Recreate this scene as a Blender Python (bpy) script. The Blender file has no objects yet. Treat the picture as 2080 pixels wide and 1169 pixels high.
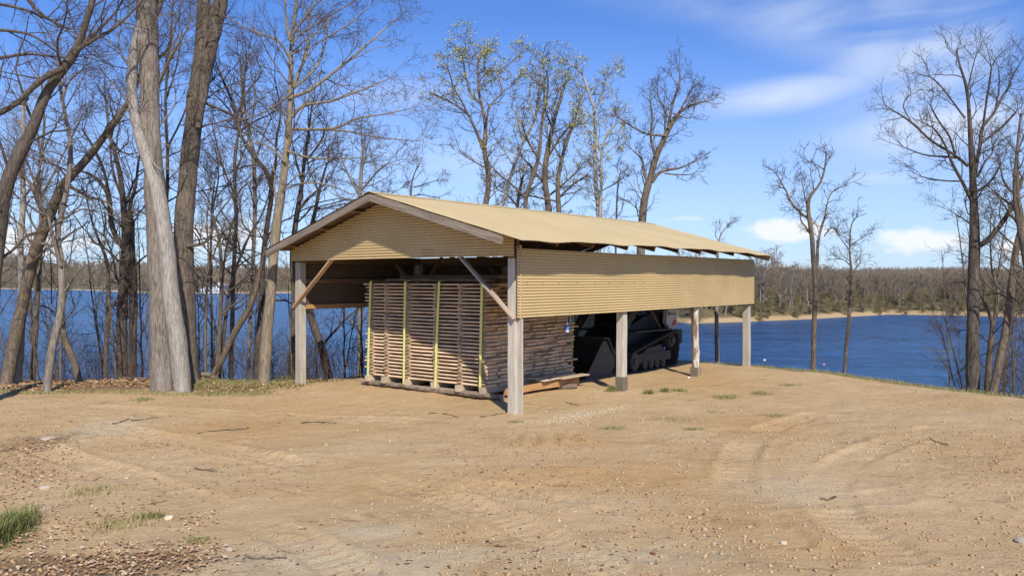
import bpy, math, random
import numpy as np
from mathutils import Matrix, Vector
from math import radians as R_, sin, cos, pi
C = bpy.context.scene
COL = C.collection
rng = np.random.default_rng(7)
random.seed(7)

# ------------------------------------------------------------------ camera
F = 1632.0; CX = 1040.0; CY = 584.5; HC = 2.4
PITCH = math.atan(18.5 / F)
cd = bpy.data.cameras.new('camera'); cam = bpy.data.objects.new('camera', cd); COL.objects.link(cam)
cam.location = (0, 0, HC); cam.rotation_euler = (pi/2 - PITCH, 0, 0)
cd.sensor_width = 36; cd.lens = 36 * F / 2080; cd.clip_start = .1; cd.clip_end = 20000
C.camera = cam

def at(x, y, Y):
    """photo measurement -> real point at depth Y"""
    dx = (x - CX) / F; dz = -(y - CY) / F
    dy = cos(PITCH) + dz * sin(PITCH); dz2 = dz * cos(PITCH) - sin(PITCH)
    k = Y / dy
    return np.array([dx * k, Y, HC + dz2 * k])

# ------------------------------------------------------------------ light
SUN = Vector((-.20, .827, -.76)).normalized()        # travel direction of the light
sd = bpy.data.lights.new('sun', 'SUN'); so = bpy.data.objects.new('sun', sd); COL.objects.link(so)
sd.energy = 4.8; sd.angle = R_(.53); sd.color = (1, .93, .80)
so.rotation_euler = SUN.to_track_quat('-Z', 'Y').to_euler()
C.view_settings.view_transform = 'Standard'; C.view_settings.look = 'None'
C.view_settings.exposure = 0.12; C.view_settings.gamma = 1

W = bpy.data.worlds.new('World'); C.world = W; W.use_nodes = True
nt = W.node_tree; nt.nodes.clear()
class NG:
    """small helper to write node trees"""
    def __init__(s, t): s.t = t
    def n(s, typ, **kw):
        x = s.t.nodes.new(typ)
        for k, v in kw.items(): setattr(x, k, v)
        return x
    def put(s, sock, v):
        if v is None: return
        if isinstance(v, bpy.types.NodeSocket): s.t.links.new(v, sock)
        else:
            if isinstance(v, (tuple, list)) and len(v) == 3 and sock.type == 'RGBA': v = (*v, 1)
            sock.default_value = v
    def m(s, op, a, b=None, c=None, clamp=False):
        x = s.n('ShaderNodeMath', operation=op, use_clamp=clamp)
        s.put(x.inputs[0], a); s.put(x.inputs[1], b); s.put(x.inputs[2], c)
        return x.outputs[0]
    def mix(s, f, a, b, mode='MIX'):
        x = s.n('ShaderNodeMix', data_type='RGBA', blend_type=mode)
        s.put(x.inputs[0], f); s.put(x.inputs[6], a); s.put(x.inputs[7], b)
        return x.outputs[2]
    def noise(s, vec, scale, detail=4, rough=.55, dist=0.):
        x = s.n('ShaderNodeTexNoise'); s.put(x.inputs['Vector'], vec)
        x.inputs['Scale'].default_value = scale; x.inputs['Detail'].default_value = detail
        x.inputs['Roughness'].default_value = rough; x.inputs['Distortion'].default_value = dist
        return x.outputs[0]
    def ramp(s, f, lo, hi):
        x = s.n('ShaderNodeMapRange', interpolation_type='SMOOTHSTEP')
        s.put(x.inputs[0], f); x.inputs[1].default_value = lo; x.inputs[2].default_value = hi
        return x.outputs[0]
    def mapp(s, vec, loc=(0,0,0), rot=(0,0,0), sc=(1,1,1)):
        x = s.n('ShaderNodeMapping'); s.put(x.inputs[0], vec)
        x.inputs[1].default_value = loc; x.inputs[2].default_value = rot; x.inputs[3].default_value = sc
        return x.outputs[0]
    def bump(s, h, strength=.5, dist=.01, normal=None):
        x = s.n('ShaderNodeBump'); x.inputs['Strength'].default_value = strength
        x.inputs['Distance'].default_value = dist; s.put(x.inputs['Height'], h); s.put(x.inputs['Normal'], normal)
        return x.outputs[0]
g = NG(nt)
sky = g.n('ShaderNodeTexSky', sky_type='NISHITA', sun_disc=False)
sky.sun_elevation = math.asin(-SUN.z); sky.sun_rotation = math.atan2(-SUN.x, -SUN.y)
sky.air_density = 1.0; sky.dust_density = .3; sky.ozone_density = 3.0; sky.altitude = 300
skyc = g.mix(1.0, sky.outputs[0], (.66, .95, 1.50), 'MULTIPLY')
tc = g.n('ShaderNodeTexCoord'); sp = g.n('ShaderNodeSeparateXYZ'); nt.links.new(tc.outputs['Generated'], sp.inputs[0])
yy = g.m('MAXIMUM', sp.outputs[1], .02)
az = g.m('DIVIDE', sp.outputs[0], yy); el = g.m('DIVIDE', sp.outputs[2], yy)
cv = g.n('ShaderNodeCombineXYZ'); nt.links.new(az, cv.inputs[0]); nt.links.new(el, cv.inputs[1]); vec = cv.outputs[0]
def ell(cx, cy, rx, ry, rot=0., soft=1.):
    """soft ellipse in direction space (azimuth / elevation tangents)"""
    ax, ay = (cx - CX) / F, (566 - cy) / F
    m1 = g.mapp(vec, loc=(-ax, -ay, 0))
    m2 = g.mapp(m1, rot=(0, 0, rot)); m3 = g.mapp(m2, sc=(F / rx, F / ry, 0))
    l = g.n('ShaderNodeVectorMath', operation='LENGTH'); nt.links.new(m3, l.inputs[0])
    return g.ramp(l.outputs['Value'], 1.0, 1.0 - soft)
def addm(lst):
    r = lst[0]
    for x in lst[1:]: r = g.m('MAXIMUM', r, x)
    return r
nfine = g.noise(g.mapp(vec, sc=(1, 2.2, 1)), 26, 7, .62, .4)
cum = addm([ell(1600, 468, 150, 44, 0, .9), ell(1865, 488, 165, 42, 0, .9), ell(2080, 500, 120, 40, 0, .9),
            g.m('MULTIPLY', ell(440, 480, 220, 60, 0, 1), .95), g.m('MULTIPLY', ell(60, 490, 260, 60, 0, 1), .95),
            g.m('MULTIPLY', ell(1390, 445, 80, 16, 0, 1), .6), g.m('MULTIPLY', ell(900, 420, 140, 24, 0, 1), .35)])
cumM = g.ramp(g.m('ADD', g.m('MULTIPLY', cum, 1.0), g.m('MULTIPLY', g.m('SUBTRACT', nfine, .5), 1.5)), .22, .88)
cumM = g.m('MULTIPLY', cumM, g.ramp(cum, .0, .25))
streak = g.noise(g.mapp(g.mapp(vec, rot=(0, 0, -.2)), sc=(1, 4, 1)), 4.2, 7, .55, .5)
cir = addm([ell(1620, 190, 300, 50, -.14, 1), g.m('MULTIPLY', ell(1800, 80, 260, 130, -.9, 1), .8), g.m('MULTIPLY', ell(1900, 110, 250, 150, -.6, 1), 1.0),
            ell(1930, 260, 380, 95, -.14, 1), g.m('MULTIPLY', ell(1700, 60, 420, 110, .2, 1), .6), g.m('MULTIPLY', ell(1790, 360, 130, 26, 0, 1), .7),
            g.m('MULTIPLY', ell(800, 190, 260, 50, .0, 1), .35), g.m('MULTIPLY', ell(950, 330, 300, 60, .1, 1), .38),
            g.m('MULTIPLY', ell(1480, 20, 420, 60, .1, 1), .35)])
cirM = g.m('MULTIPLY', g.m('MULTIPLY', cir, g.ramp(streak, .18, .66)), .85)
low = g.ramp(el, .34, .0)
lowM = g.m('MULTIPLY', low, .5)
c1 = g.mix(lowM, skyc, (6.6, 7.6, 9.2)); c2 = g.mix(cirM, c1, (7.4, 8.2, 9.6)); c3 = g.mix(g.m('MULTIPLY', cumM, .93), c2, (8.8, 9.1, 9.6))
bg = g.n('ShaderNodeBackground'); nt.links.new(c3, bg.inputs[0]); bg.inputs[1].default_value = .10
wo = g.n('ShaderNodeOutputWorld'); nt.links.new(bg.outputs[0], wo.inputs[0])

# ------------------------------------------------------------------ materials
MATS = {}
def newmat(name):
    m = bpy.data.materials.new(name); m.use_nodes = True; t = m.node_tree
    b = t.nodes['Principled BSDF']; q = NG(t); MATS[name] = m
    return m, q, b
def objcoord(q): return q.n('ShaderNodeTexCoord').outputs['Object']
def simple(name, col, rough=.6, metal=0., var=.25, scale=8., bumps=0., spec=.4):
    m, q, b = newmat(name); o = objcoord(q)
    n = q.noise(o, scale, 5)
    c = q.mix(n, tuple(x * (1 - var) for x in col), tuple(min(1, x * (1 + var)) for x in col))
    q.put(b.inputs['Base Color'], c); b.inputs['Roughness'].default_value = rough; b.inputs['Metallic'].default_value = metal
    b.inputs['Specular IOR Level'].default_value = spec
    if bumps: q.put(b.inputs['Normal'], q.bump(q.noise(o, scale * 6, 4), bumps, .01))
    return m
def wood(name, c0, c1, sc=1., dark=(.05, .04, .035), darkamt=.25):
    """grain along local X; every object gets its own offset and tone"""
    m, q, b = newmat(name); o = objcoord(q)
    oi = q.n('ShaderNodeObjectInfo'); rnd = oi.outputs['Random']
    off = q.n('ShaderNodeVectorMath', operation='ADD'); q.put(off.inputs[0], o)
    cb = q.n('ShaderNodeCombineXYZ'); q.put(cb.inputs[0], q.m('MULTIPLY', rnd, 37.)); q.put(cb.inputs[1], q.m('MULTIPLY', rnd, 11.)); q.put(off.inputs[1], cb.outputs[0])
    v = off.outputs[0]
    gr = q.noise(q.mapp(v, sc=(1.2 * sc, 28 * sc, 28 * sc)), 1.6, 6, .6, .3)
    bl = q.noise(q.mapp(v, sc=(.8, 3, 3)), 1.3, 4, .6)
    c = q.mix(q.ramp(gr, .3, .7), c0, c1)
    c = q.mix(q.m('MULTIPLY', q.ramp(bl, .48, .75), darkamt), c, dark)
    br = q.m('ADD', .82, q.m('MULTIPLY', rnd, .36))
    hs = q.n('ShaderNodeHueSaturation'); q.put(hs.inputs['Value'], br); q.put(hs.inputs['Color'], c)
    q.put(b.inputs['Base Color'], hs.outputs[0]); b.inputs['Roughness'].default_value = .8; b.inputs['Specular IOR Level'].default_value = .2
    q.put(b.inputs['Normal'], q.bump(gr, .5, .006))
    return m
wood('weathered_post_wood', (.42, .37, .30), (.62, .555, .455), darkamt=.15)
wood('grey_fascia_wood', (.17, .135, .10), (.34, .28, .22), darkamt=.35)
wood('fresh_brace_wood', (.40, .26, .145), (.64, .46, .29), darkamt=.12)
wood('pink_brace_wood', (.40, .30, .22), (.62, .50, .385), darkamt=.15)
wood('rafter_wood', (.16, .10, .06), (.28, .185, .115))
wood('orange_girt_wood', (.38, .20, .075), (.52, .30, .13))
wood('slab_wood', (.54, .37, .22), (.88, .70, .49), dark=(.16, .10, .065), darkamt=.65)
wood('pale_slab_wood', (.42, .33, .225), (.60, .49, .35), darkamt=.1)
wood('stick_wood', (.30, .20, .12), (.55, .40, .26), darkamt=.4)
wood('log_wood', (.13, .095, .07), (.32, .25, .19), sc=.8, darkamt=.6)
simple('post_sleeve', (.17, .14, .095), .85, scale=6)

def tan_metal():
    m, q, b = newmat('tan_corrugated_metal'); o = objcoord(q)
    n = q.noise(o, .9, 5, .6); n2 = q.noise(q.mapp(o, sc=(5, 5, .35)), 1.5, 4)
    c = q.mix(q.ramp(n, .3, .75), (.54, .405, .205), (.595, .455, .235))
    c = q.mix(q.m('MULTIPLY', q.ramp(n2, .55, .8), .22), c, (.40, .30, .16))
    q.put(b.inputs['Base Color'], c); b.inputs['Roughness'].default_value = .5; b.inputs['Metallic'].default_value = 0.
    b.inputs['Specular IOR Level'].default_value = .35
tan_metal()
def roof_metal():
    m, q, b = newmat('tan_roof_metal'); o = objcoord(q)
    n = q.noise(o, .6, 5, .6); n2 = q.noise(q.mapp(o, sc=(6, .35, .35)), 2., 5)
    c = q.mix(q.ramp(n, .3, .75), (.485, .378, .20), (.55, .43, .235))
    c = q.mix(q.m('MULTIPLY', q.ramp(n2, .5, .8), .25), c, (.47, .37, .215))
    q.put(b.inputs['Base Color'], c); b.inputs['Roughness'].default_value = .55
    b.inputs['Specular IOR Level'].default_value = .3
roof_metal()

def bark(name, c0, c1, moss=0.):
    m, q, b = newmat(name); o = objcoord(q)
    fur = q.noise(q.mapp(o, sc=(34, 34, 5)), 1., 8, .72, .5)
    big = q.noise(q.mapp(o, sc=(2.2, 2.2, .9)), 1., 4, .6)
    c = q.mix(q.ramp(fur, .34, .66), c0, c1)
    c = q.mix(q.m('MULTIPLY', q.ramp(big, .5, .75), .45), c, tuple(min(1, x * 1.45 + .02) for x in c1))
    if moss: c = q.mix(q.m('MULTIPLY', q.ramp(q.noise(o, 2.5, 5), .55, .72), moss), c, (.21, .19, .07))
    q.put(b.inputs['Base Color'], c); b.inputs['Roughness'].default_value = .9; b.inputs['Specular IOR Level'].default_value = .15
    q.put(b.inputs['Normal'], q.bump(fur, .9, .03))
bark('bark_grey_brown', (.12, .097, .078), (.33, .28, .235))
bark('bark_pale', (.20, .177, .15), (.44, .40, .35))
bark('bark_brown', (.085, .064, .046), (.235, .183, .135), .25)
bark('bark_dark', (.055, .044, .035), (.165, .135, .108))
bark('bark_shaggy', (.07, .055, .043), (.225, .18, .14))
bark('bark_tan', (.15, .12, .085), (.34, .28, .20), .5)
simple('twig_brown', (.10, .079, .062), .9, var=.35, scale=3, spec=.1)
simple('twig_dark', (.085, .068, .058), .9, var=.35, scale=3, spec=.1)
simple('twig_red', (.105, .076, .062), .9, var=.35, scale=3, spec=.1)
simple('twig_grey', (.19, .162, .13), .9, var=.3, scale=3, spec=.1)
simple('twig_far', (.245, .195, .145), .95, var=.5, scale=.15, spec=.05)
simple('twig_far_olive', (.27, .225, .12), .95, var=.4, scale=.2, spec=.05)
simple('bud_green', (.45, .385, .045), .8, var=.3, scale=2, spec=.1)
simple('bud_brown', (.20, .13, .06), .8, var=.4, scale=4, spec=.1)
simple('grass_green', (.17, .20, .06), .8, var=.6, scale=5, spec=.2)
simple('grass_dry', (.32, .27, .12), .85, var=.5, scale=4, spec=.15)
simple('litter_leaf', (.44, .265, .13), .85, var=.75, scale=9, spec=.15)
simple('litter_leaf_pale', (.66, .50, .32), .85, var=.5, scale=9, spec=.15)
simple('pebble_pale', (.49, .37, .23), .85, var=.35, scale=9, spec=.2)
simple('pebble_brown', (.44, .29, .155), .85, var=.35, scale=7, spec=.2)
simple('pebble_white', (.62, .52, .37), .75, var=.2, scale=9, spec=.2)
simple('rock_grey', (.42, .35, .26), .85, var=.35, scale=9, bumps=.6)
simple('red_leaf', (.22, .075, .04), .7, var=.3, scale=20)
simple('strap_lime', (.76, .79, .24), .5, var=.12, scale=14)
simple('white_plastic', (.78, .78, .78), .4, var=.05)
simple('blue_plastic', (.10, .27, .72), .25, var=.1)
simple('pink_plastic', (.75, .25, .28), .5, var=.1)
simple('wire', (.12, .12, .12), .5)
simple('rubber', (.035, .032, .03), .85, var=.4, scale=6, bumps=.4)
simple('machine_white', (.52, .49, .47), .4, var=.08, scale=2)
simple('machine_dark', (.03, .029, .03), .5, var=.3)
simple('machine_steel', (.075, .064, .057), .6, var=.35, scale=5)
simple('machine_grey', (.055, .05, .048), .6, var=.3, scale=4)
simple('machine_orange', (.50, .11, .03), .5, var=.1)
simple('machine_glass', (.01, .012, .015), .08, var=.1)
simple('house_white', (.72, .74, .76), .7, var=.05)
simple('house_roof', (.42, .46, .52), .7, var=.2)
simple('house_window', (.06, .08, .11), .2, var=.1)
simple('sheet_inner_dark', (.15, .11, .075), .7, var=.2, scale=2)
simple('screw_dark', (.13, .09, .05), .6)

# ------------------------------------------------------------------ mesh helpers
def mesh_from(name, V, Fc, mat=None, smooth=False, mats=None, mi=None):
    me = bpy.data.meshes.new(name)
    V = np.asarray(V, dtype=np.float32).reshape(-1, 3)
    if isinstance(Fc, np.ndarray):
        nf, k = Fc.shape
        me.vertices.add(len(V)); me.vertices.foreach_set('co', V.ravel())
        me.loops.add(nf * k); me.loops.foreach_set('vertex_index', Fc.astype(np.int32).ravel())
        me.polygons.add(nf); me.polygons.foreach_set('loop_start', np.arange(0, nf * k, k, dtype=np.int32))
        me.update(calc_edges=True); 
    else:
        me.from_pydata(V.tolist(), [], Fc); me.update()
    for m in (mats or [mat]):
        if m: me.materials.append(MATS[m])
    if mi is not None: me.polygons.foreach_set('material_index', np.asarray(mi, dtype=np.int32))
    if smooth: me.polygons.foreach_set('use_smooth', np.ones(len(me.polygons), dtype=bool))
    return me
def link(name, me, parent=None, M=None, **tags):
    o = bpy.data.objects.new(name, me); COL.objects.link(o)
    if parent is not None: o.parent = parent
    if M is not None: o.matrix_local = M
    for k, v in tags.items():
        if v: o[k] = v
    return o
def thing(name, label, cat, group=None, loc=(0, 0, 0), rz=0.):
    return link(name, None, None, Matrix.Translation(loc) @ Matrix.Rotation(rz, 4, 'Z'), label=label, category=cat, group=group)

def grid_faces(nr, nc, off=0, wrap=False):
    r = np.arange(nr - 1)[:, None]; c = np.arange(nc if wrap else nc - 1)[None, :]
    c2 = (c + 1) % nc
    a = r * nc + c; b = r * nc + c2; d = (r + 1) * nc + c; e = (r + 1) * nc + c2
    return np.stack([a, b, e, d], -1).reshape(-1, 4) + off

class MB:
    def __init__(s): s.V = []; s.F = []; s.n = 0; s.mi = []
    def add(s, V, Fl, mi=0):
        V = [tuple(map(float, v)) for v in V]
        s.V += V; s.F += [tuple(int(i) + s.n for i in f) for f in Fl]; s.mi += [mi] * len(Fl); s.n += len(V)
    def box(s, x0, x1, y0, y1, z0, z1, mi=0, ch=0.):
        if ch <= 0:
            V = [(x, y, z) for x in (x0, x1) for y in (y0, y1) for z in (z0, z1)]
            s.add(V, [(0,1,3,2), (4,6,7,5), (0,4,5,1), (2,3,7,6), (0,2,6,4), (1,5,7,3)], mi); return
        s.prism([(x0+ch, z0), (x1-ch, z0), (x1, z0+ch), (x1, z1-ch), (x1-ch, z1), (x0+ch, z1), (x0, z1-ch), (x0, z0+ch)], y0, y1, mi)
    def prism(s, poly, y0, y1, mi=0):
        """outline in x/z extruded along y"""
        n = len(poly)
        V = [(x, y0, z) for x, z in poly] + [(x, y1, z) for x, z in poly]
        Fl = [tuple(range(n)), tuple(range(2*n-1, n-1, -1))] + [(i, i+n, (i+1) % n + n, (i+1) % n) for i in range(n)]
        s.add(V, Fl, mi)
    def cyl(s, p0, p1, r0, r1=None, n=12, mi=0):
        r1 = r0 if r1 is None else r1
        p0 = Vector(p0); p1 = Vector(p1); d = (p1 - p0).normalized()
        a = d.orthogonal().normalized(); b = d.cross(a)
        V = [p0 + (a * cos(t) + b * sin(t)) * r0 for t in [2*pi*i/n for i in range(n)]] + [p1 + (a * cos(t) + b * sin(t)) * r1 for t in [2*pi*i/n for i in range(n)]]
        s.add(V, [tuple(range(n-1, -1, -1)), tuple(range(n, 2*n))] + [(i, (i+1) % n, (i+1) % n + n, i+n) for i in range(n)], mi)
    def build(s, name, mat, parent=None, M=None, smooth=False, **tags):
        mats = mat if isinstance(mat, list) else [mat]
        me = mesh_from(name, s.V, s.F, mats=mats, mi=s.mi, smooth=smooth)
        return link(name, me, parent, M, **tags)

def beam_mesh(L, w, h, ch=.006, seg=None, jit=.0015, name='beam', mat='rafter_wood', seed=0):
    """chamfered rectangular timber along +X, centred in Y/Z"""
    rr = np.random.default_rng(seed)
    seg = seg or max(2, int(L / .25))
    prof = [(-w/2+ch, -h/2), (w/2-ch, -h/2), (w/2, -h/2+ch), (w/2, h/2-ch), (w/2-ch, h/2), (-w/2+ch, h/2), (-w/2, h/2-ch), (-w/2, -h/2+ch)]
    xs = np.linspace(0, L, seg + 1); V = []
    for x in xs:
        jy, jz = rr.normal(0, jit, 2)
        for (y, z) in prof: V.append((x, y + jy + rr.normal(0, jit * .4), z + jz + rr.normal(0, jit * .4)))
    Fl = [tuple(f[::-1]) for f in grid_faces(seg + 1, 8, wrap=True)]
    Fl += [tuple(range(7, -1, -1))[::-1], tuple(range(seg * 8, seg * 8 + 8))[::-1]]
    return mesh_from(name, V, Fl, mat)
def frame(p0, p1, up=(0, 0, 1)):
    p0 = Vector(p0); x = (Vector(p1) - p0); L = x.length; x.normalize()
    up = Vector(up); y = up.cross(x)
    if y.length < 1e-4: y = Vector((0, 1, 0)).cross(x)
    y.normalize(); z = x.cross(y)
    M = Matrix((x, y, z)).transposed().to_4x4(); M.translation = p0
    return M, L
_bs = [0]
def beam(name, p0, p1, w, h, mat, parent, up=(0, 0, 1), jit=.0015, **tags):
    _bs[0] += 1
    M, L = frame(p0, p1, up)
    return link(name, beam_mesh(L, w, h, name=name, mat=mat, seed=_bs[0], jit=jit), parent, M, **tags)

# ------------------------------------------------------------------ terrain
LAKE = -10.0
A_ = np.array([.6204, .7843]); B_ = np.array([-.7843, .6204]); P1 = np.array([.04, 14.19])
SHROT = math.atan2(.7843, .6204)
def uv(u, v): return P1 + u * A_ + v * B_
crest = [(-90, 16), (-30, 18.6), (-14, 19.3), (-8, 19.4), (-5.6, 19.0), tuple(uv(1.2, 6.75)), tuple(uv(6., 7.0)), tuple(uv(10.6, 6.6)),
         tuple(uv(11.4, 4.0)), (5.4, 24.2), (7.3, 22.7), (8.6, 20.9), (9.6, 18.9), (11.2, 16.4), (14.5, 12.5), (24, 4), (40, -20), (60, -90), (-90, -90)]
crest = np.array(crest)
def sdist(x, y):
    shp = x.shape; x = x.ravel(); y = y.ravel()
    d = np.full(x.shape, 1e9); ins = np.zeros(x.shape, bool)
    n = len(crest)
    for i in range(n):
        a = crest[i]; b = crest[(i+1) % n]; e = b - a
        t = np.clip(((x-a[0])*e[0] + (y-a[1])*e[1]) / (e@e), 0, 1)
        d = np.minimum(d, np.hypot(x-a[0]-t*e[0], y-a[1]-t*e[1]))
        c = ((a[1] > y) != (b[1] > y)) & (x < (b[0]-a[0]) * (y-a[1]) / (b[1]-a[1] + 1e-12) + a[0])
        ins ^= c
    return np.where(ins, -d, d).reshape(shp)
def vnoise(x, y, sc, seed):
    """smooth value noise"""
    r = np.random.default_rng(seed); T = r.random((256, 256))
    x = x * sc + 1000.; y = y * sc + 1000.
    xi = np.floor(x).astype(int); yi = np.floor(y).astype(int); fx = x - xi; fy = y - yi
    fx = fx*fx*(3-2*fx); fy = fy*fy*(3-2*fy)
    q = lambda i, j: T[(xi+i) & 255, (yi+j) & 255]
    return (q(0,0)*(1-fx) + q(1,0)*fx)*(1-fy) + (q(0,1)*(1-fx) + q(1,1)*fx)*fy - .5
def gpt(px, py):
    """photo measurement -> ground point"""
    Y = HC * F / (py - 566.0); return ((px - CX) / F * Y, Y)
ruts = [([gpt(150, 850), gpt(420, 905), gpt(700, 960), gpt(1000, 1040), gpt(1250, 1169)], .22, .028),
        ([gpt(40, 900), gpt(330, 985), gpt(560, 1070), gpt(720, 1160)], .22, .028),
        ([gpt(620, 930), gpt(950, 985), gpt(1250, 1010), gpt(1500, 1020), gpt(1800, 1010)], .25, .018),
        ([gpt(1650, 845), gpt(1550, 880), gpt(1500, 940), gpt(1510, 1010), gpt(1600, 1100)], .22, .024),
        ([gpt(1900, 880), gpt(1750, 930), gpt(1680, 990), gpt(1720, 1060), gpt(1830, 1130)], .24, .024),
        ([gpt(1055, 895), gpt(1200, 893)], .34, .0),
        ([gpt(900, 860), gpt(700, 850), gpt(450, 835), gpt(200, 830)], .25, .016)]
def pathdist(x, y, pts):
    d = np.full(x.shape, 1e9); s = np.zeros(x.shape); acc = 0.
    for a, b in zip(pts[:-1], pts[1:]):
        a = np.array(a); b = np.array(b); e = b - a; L = np.hypot(*e)
        t = np.clip(((x-a[0])*e[0] + (y-a[1])*e[1]) / (L*L), 0, 1)
        dd = np.hypot(x-a[0]-t*e[0], y-a[1]-t*e[1]); k = dd < d
        d = np.where(k, dd, d); s = np.where(k, acc + t*L, s); acc += L
    return d, s
def smooth(pts, k=6):
    pts = np.array(pts); n = len(pts)
    if n < 3: return pts
    out = []
    for i in range(n-1):
        p0 = pts[max(i-1, 0)]; p1 = pts[i]; p2 = pts[i+1]; p3 = pts[min(i+2, n-1)]
        for t in np.linspace(0, 1, k, endpoint=False):
            out.append(.5*((2*p1) + (-p0+p2)*t + (2*p0-5*p1+4*p2-p3)*t*t + (-p0+3*p1-3*p2+p3)*t**3))
    out.append(pts[-1]); return np.array(out)
def hbase(x, y):
    x = np.asarray(x, float); y = np.asarray(y, float)
    d = sdist(x, y)
    z = np.where(d > 0, -(np.sqrt(np.maximum(d, 0)**2 + 1.0) - 1.0) * .52, 0)
    z = z - .10 * np.clip(1 + d / 1.6, 0, 1)**2 * (d < 0) - .10 * (d >= 0)
    # soft rises: a low berm in the right foreground, hollow in the left foreground
    z = z + .10 * np.exp(-(((x-6.6)/3.2)**2 + ((y-11.5)/3.0)**2)) - .06 * np.exp(-(((x+3)/3)**2 + ((y-8)/2)**2))
    z = z + .10 * vnoise(x, y, .22, 1) * np.clip(1.5 - np.hypot(x - .5, y - 18) / 30, 0, 1)
    z = np.maximum(z, -14)
    return z
def hdetail(x, y):
    d = sdist(x, y)
    shed = np.clip(1, 0, 1)
    z = .035 * vnoise(x, y, 1.1, 2) + .022 * vnoise(x, y, 3.1, 3) + .012 * vnoise(x, y, 7.7, 4) + .008 * vnoise(x, y, 17, 5)
    for pts, w, dep in ruts:
        dd, s = pathdist(x, y, smooth(pts) if len(pts) > 2 else pts)
        inside = np.clip(1.3 - dd / w, 0, 1); inside = np.minimum(inside * 2, 1)
        br = np.clip(vnoise(x, y, .9, 8) * 2.4 + .75, 0, 1)
        edge = np.exp(-((dd - w*1.25)/(w*.3))**2)
        tread = np.sin(s * 2*pi / (.30 if dep == 0 else .16))
        z += inside * br * (-dep + (.028 if dep == 0 else .0075) * tread) + edge * dep * .7 * br
    # churned clods to the left
    m = np.clip(1 - np.hypot((x+6.5)/4, (y-12)/4), 0, 1)
    z += m * .05 * np.maximum(vnoise(x, y, 5, 9), 0)
    return z
def hz(x, y): return hbase(x, y) + hdetail(x, y)
def hz1(x, y): return float(hz(np.array([float(x)]), np.array([float(y)]))[0])
def axis(a, b, st, lo, hi, gr=1.12):
    mid = list(np.arange(a, b, st)); l = [mid[0]]; s = st
    while l[-1] > lo: s *= gr; l.append(l[-1] - s)
    r = [mid[-1]]; s = st
    while r[-1] < hi: s *= gr; r.append(r[-1] + s)
    return np.array(l[:0:-1] + mid + r[1:])
gx = axis(-10.5, 11, .042, -160, 160, 1.07); gy = axis(5.6, 20, .042, -60, 160, 1.07)
GX, GY = np.meshgrid(gx, gy)
DD = sdist(GX, GY)
near = hbase(GX, GY) + hdetail(GX, GY)
V = np.stack([GX, GY, near], -1).reshape(-1, 3)
me = mesh_from('ground', V, grid_faces(len(gy), len(gx)), None, smooth=True)
def blob(cx, cy, rx, ry, soft=1.): 
    x, y = gpt(cx, cy)
    return np.clip(1.3 - np.hypot((GX-x)/rx, (GY-y)/ry), 0, 1)
orange = np.maximum.reduce([blob(1560, 870, 1.1, 1.4), blob(1250, 965, 2.2, .7), blob(800, 985, 1.6, .6) * .7, blob(480, 870, 1.6, 1.4) * .8, blob(1500, 1060, 1.2, .6) * .6, blob(1700, 1110, 1., .5) * .8,
                            blob(1440, 775, 1.5, 1.4) * .8, blob(1000, 985, 3.2, .55) * .8, blob(1150, 900, .9, .5), blob(640, 830, 1.6, 1.6) * .5, blob(900, 1085, 1., .5) * .4])
grey = np.maximum.reduce([blob(210, 870, .8, 1.2), blob(620, 1130, 1.1, .7), blob(1250, 1130, 1.3, .5) * .8, blob(1600, 990, .9, .9) * .7, blob(820, 1150, .8, .5), blob(1180, 840, .9, .6) * .6, blob(900, 1125, .7, .35), blob(760, 1075, .6, .35)])
dl = DD
left = np.clip((-4.8 - GX) / .8, 0, 1)
litter = np.clip(1.0 - (-dl - (1.9 + .5 * vnoise(GX, GY, .8, 21))) / .6, 0, 1) * left * (GY > 10)
litter = np.maximum(litter, np.clip((DD + .2) * 1.2, 0, 1) * np.clip((1.0 - GX) / 1.5, 0, 1))
litter = np.maximum(litter, np.maximum(blob(130, 1150, 1.15, .5), np.maximum(blob(60, 900, .9, 1.5) * .55, blob(330, 1130, .7, .35) * .7)))
grassm = np.clip(1.0 - (-dl - (.55 + .5 * vnoise(GX, GY, 1.2, 22))) / .35, 0, 1) * np.clip((GX - 3.6) / .5, 0, 1)
grassm = np.maximum(grassm, np.clip((GX - 1) / .8, 0, 1) * (DD > -.2))
x5, y5 = gpt(470, 782); grassm = np.maximum(grassm, np.clip(1.3 - np.hypot((GX - x5) / 1.9, (GY - y5 - .3) / .8), 0, 1) * .9)
grassm = np.maximum(grassm, blob(10, 1085, .32, .6)); grassm = np.maximum(grassm, blob(1450, 790, .8, 1.) * .25)
trackm = np.zeros(GX.shape)
for pts, w, dep in ruts:
    if dep == 0: continue
    dd, s_ = pathdist(GX, GY, smooth(pts)); trackm = np.maximum(trackm, np.clip(1.35 - dd / w, 0, 1) * np.clip(vnoise(GX, GY, .9, 8) * 2.4 + .75, 0, 1))
for nm, arr in (('orange', orange), ('grey', grey), ('litter', litter), ('grass', grassm), ('track', trackm)):
    at_ = me.attributes.new(nm, 'FLOAT', 'POINT'); at_.data.foreach_set('value', arr.astype(np.float32).ravel())
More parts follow.
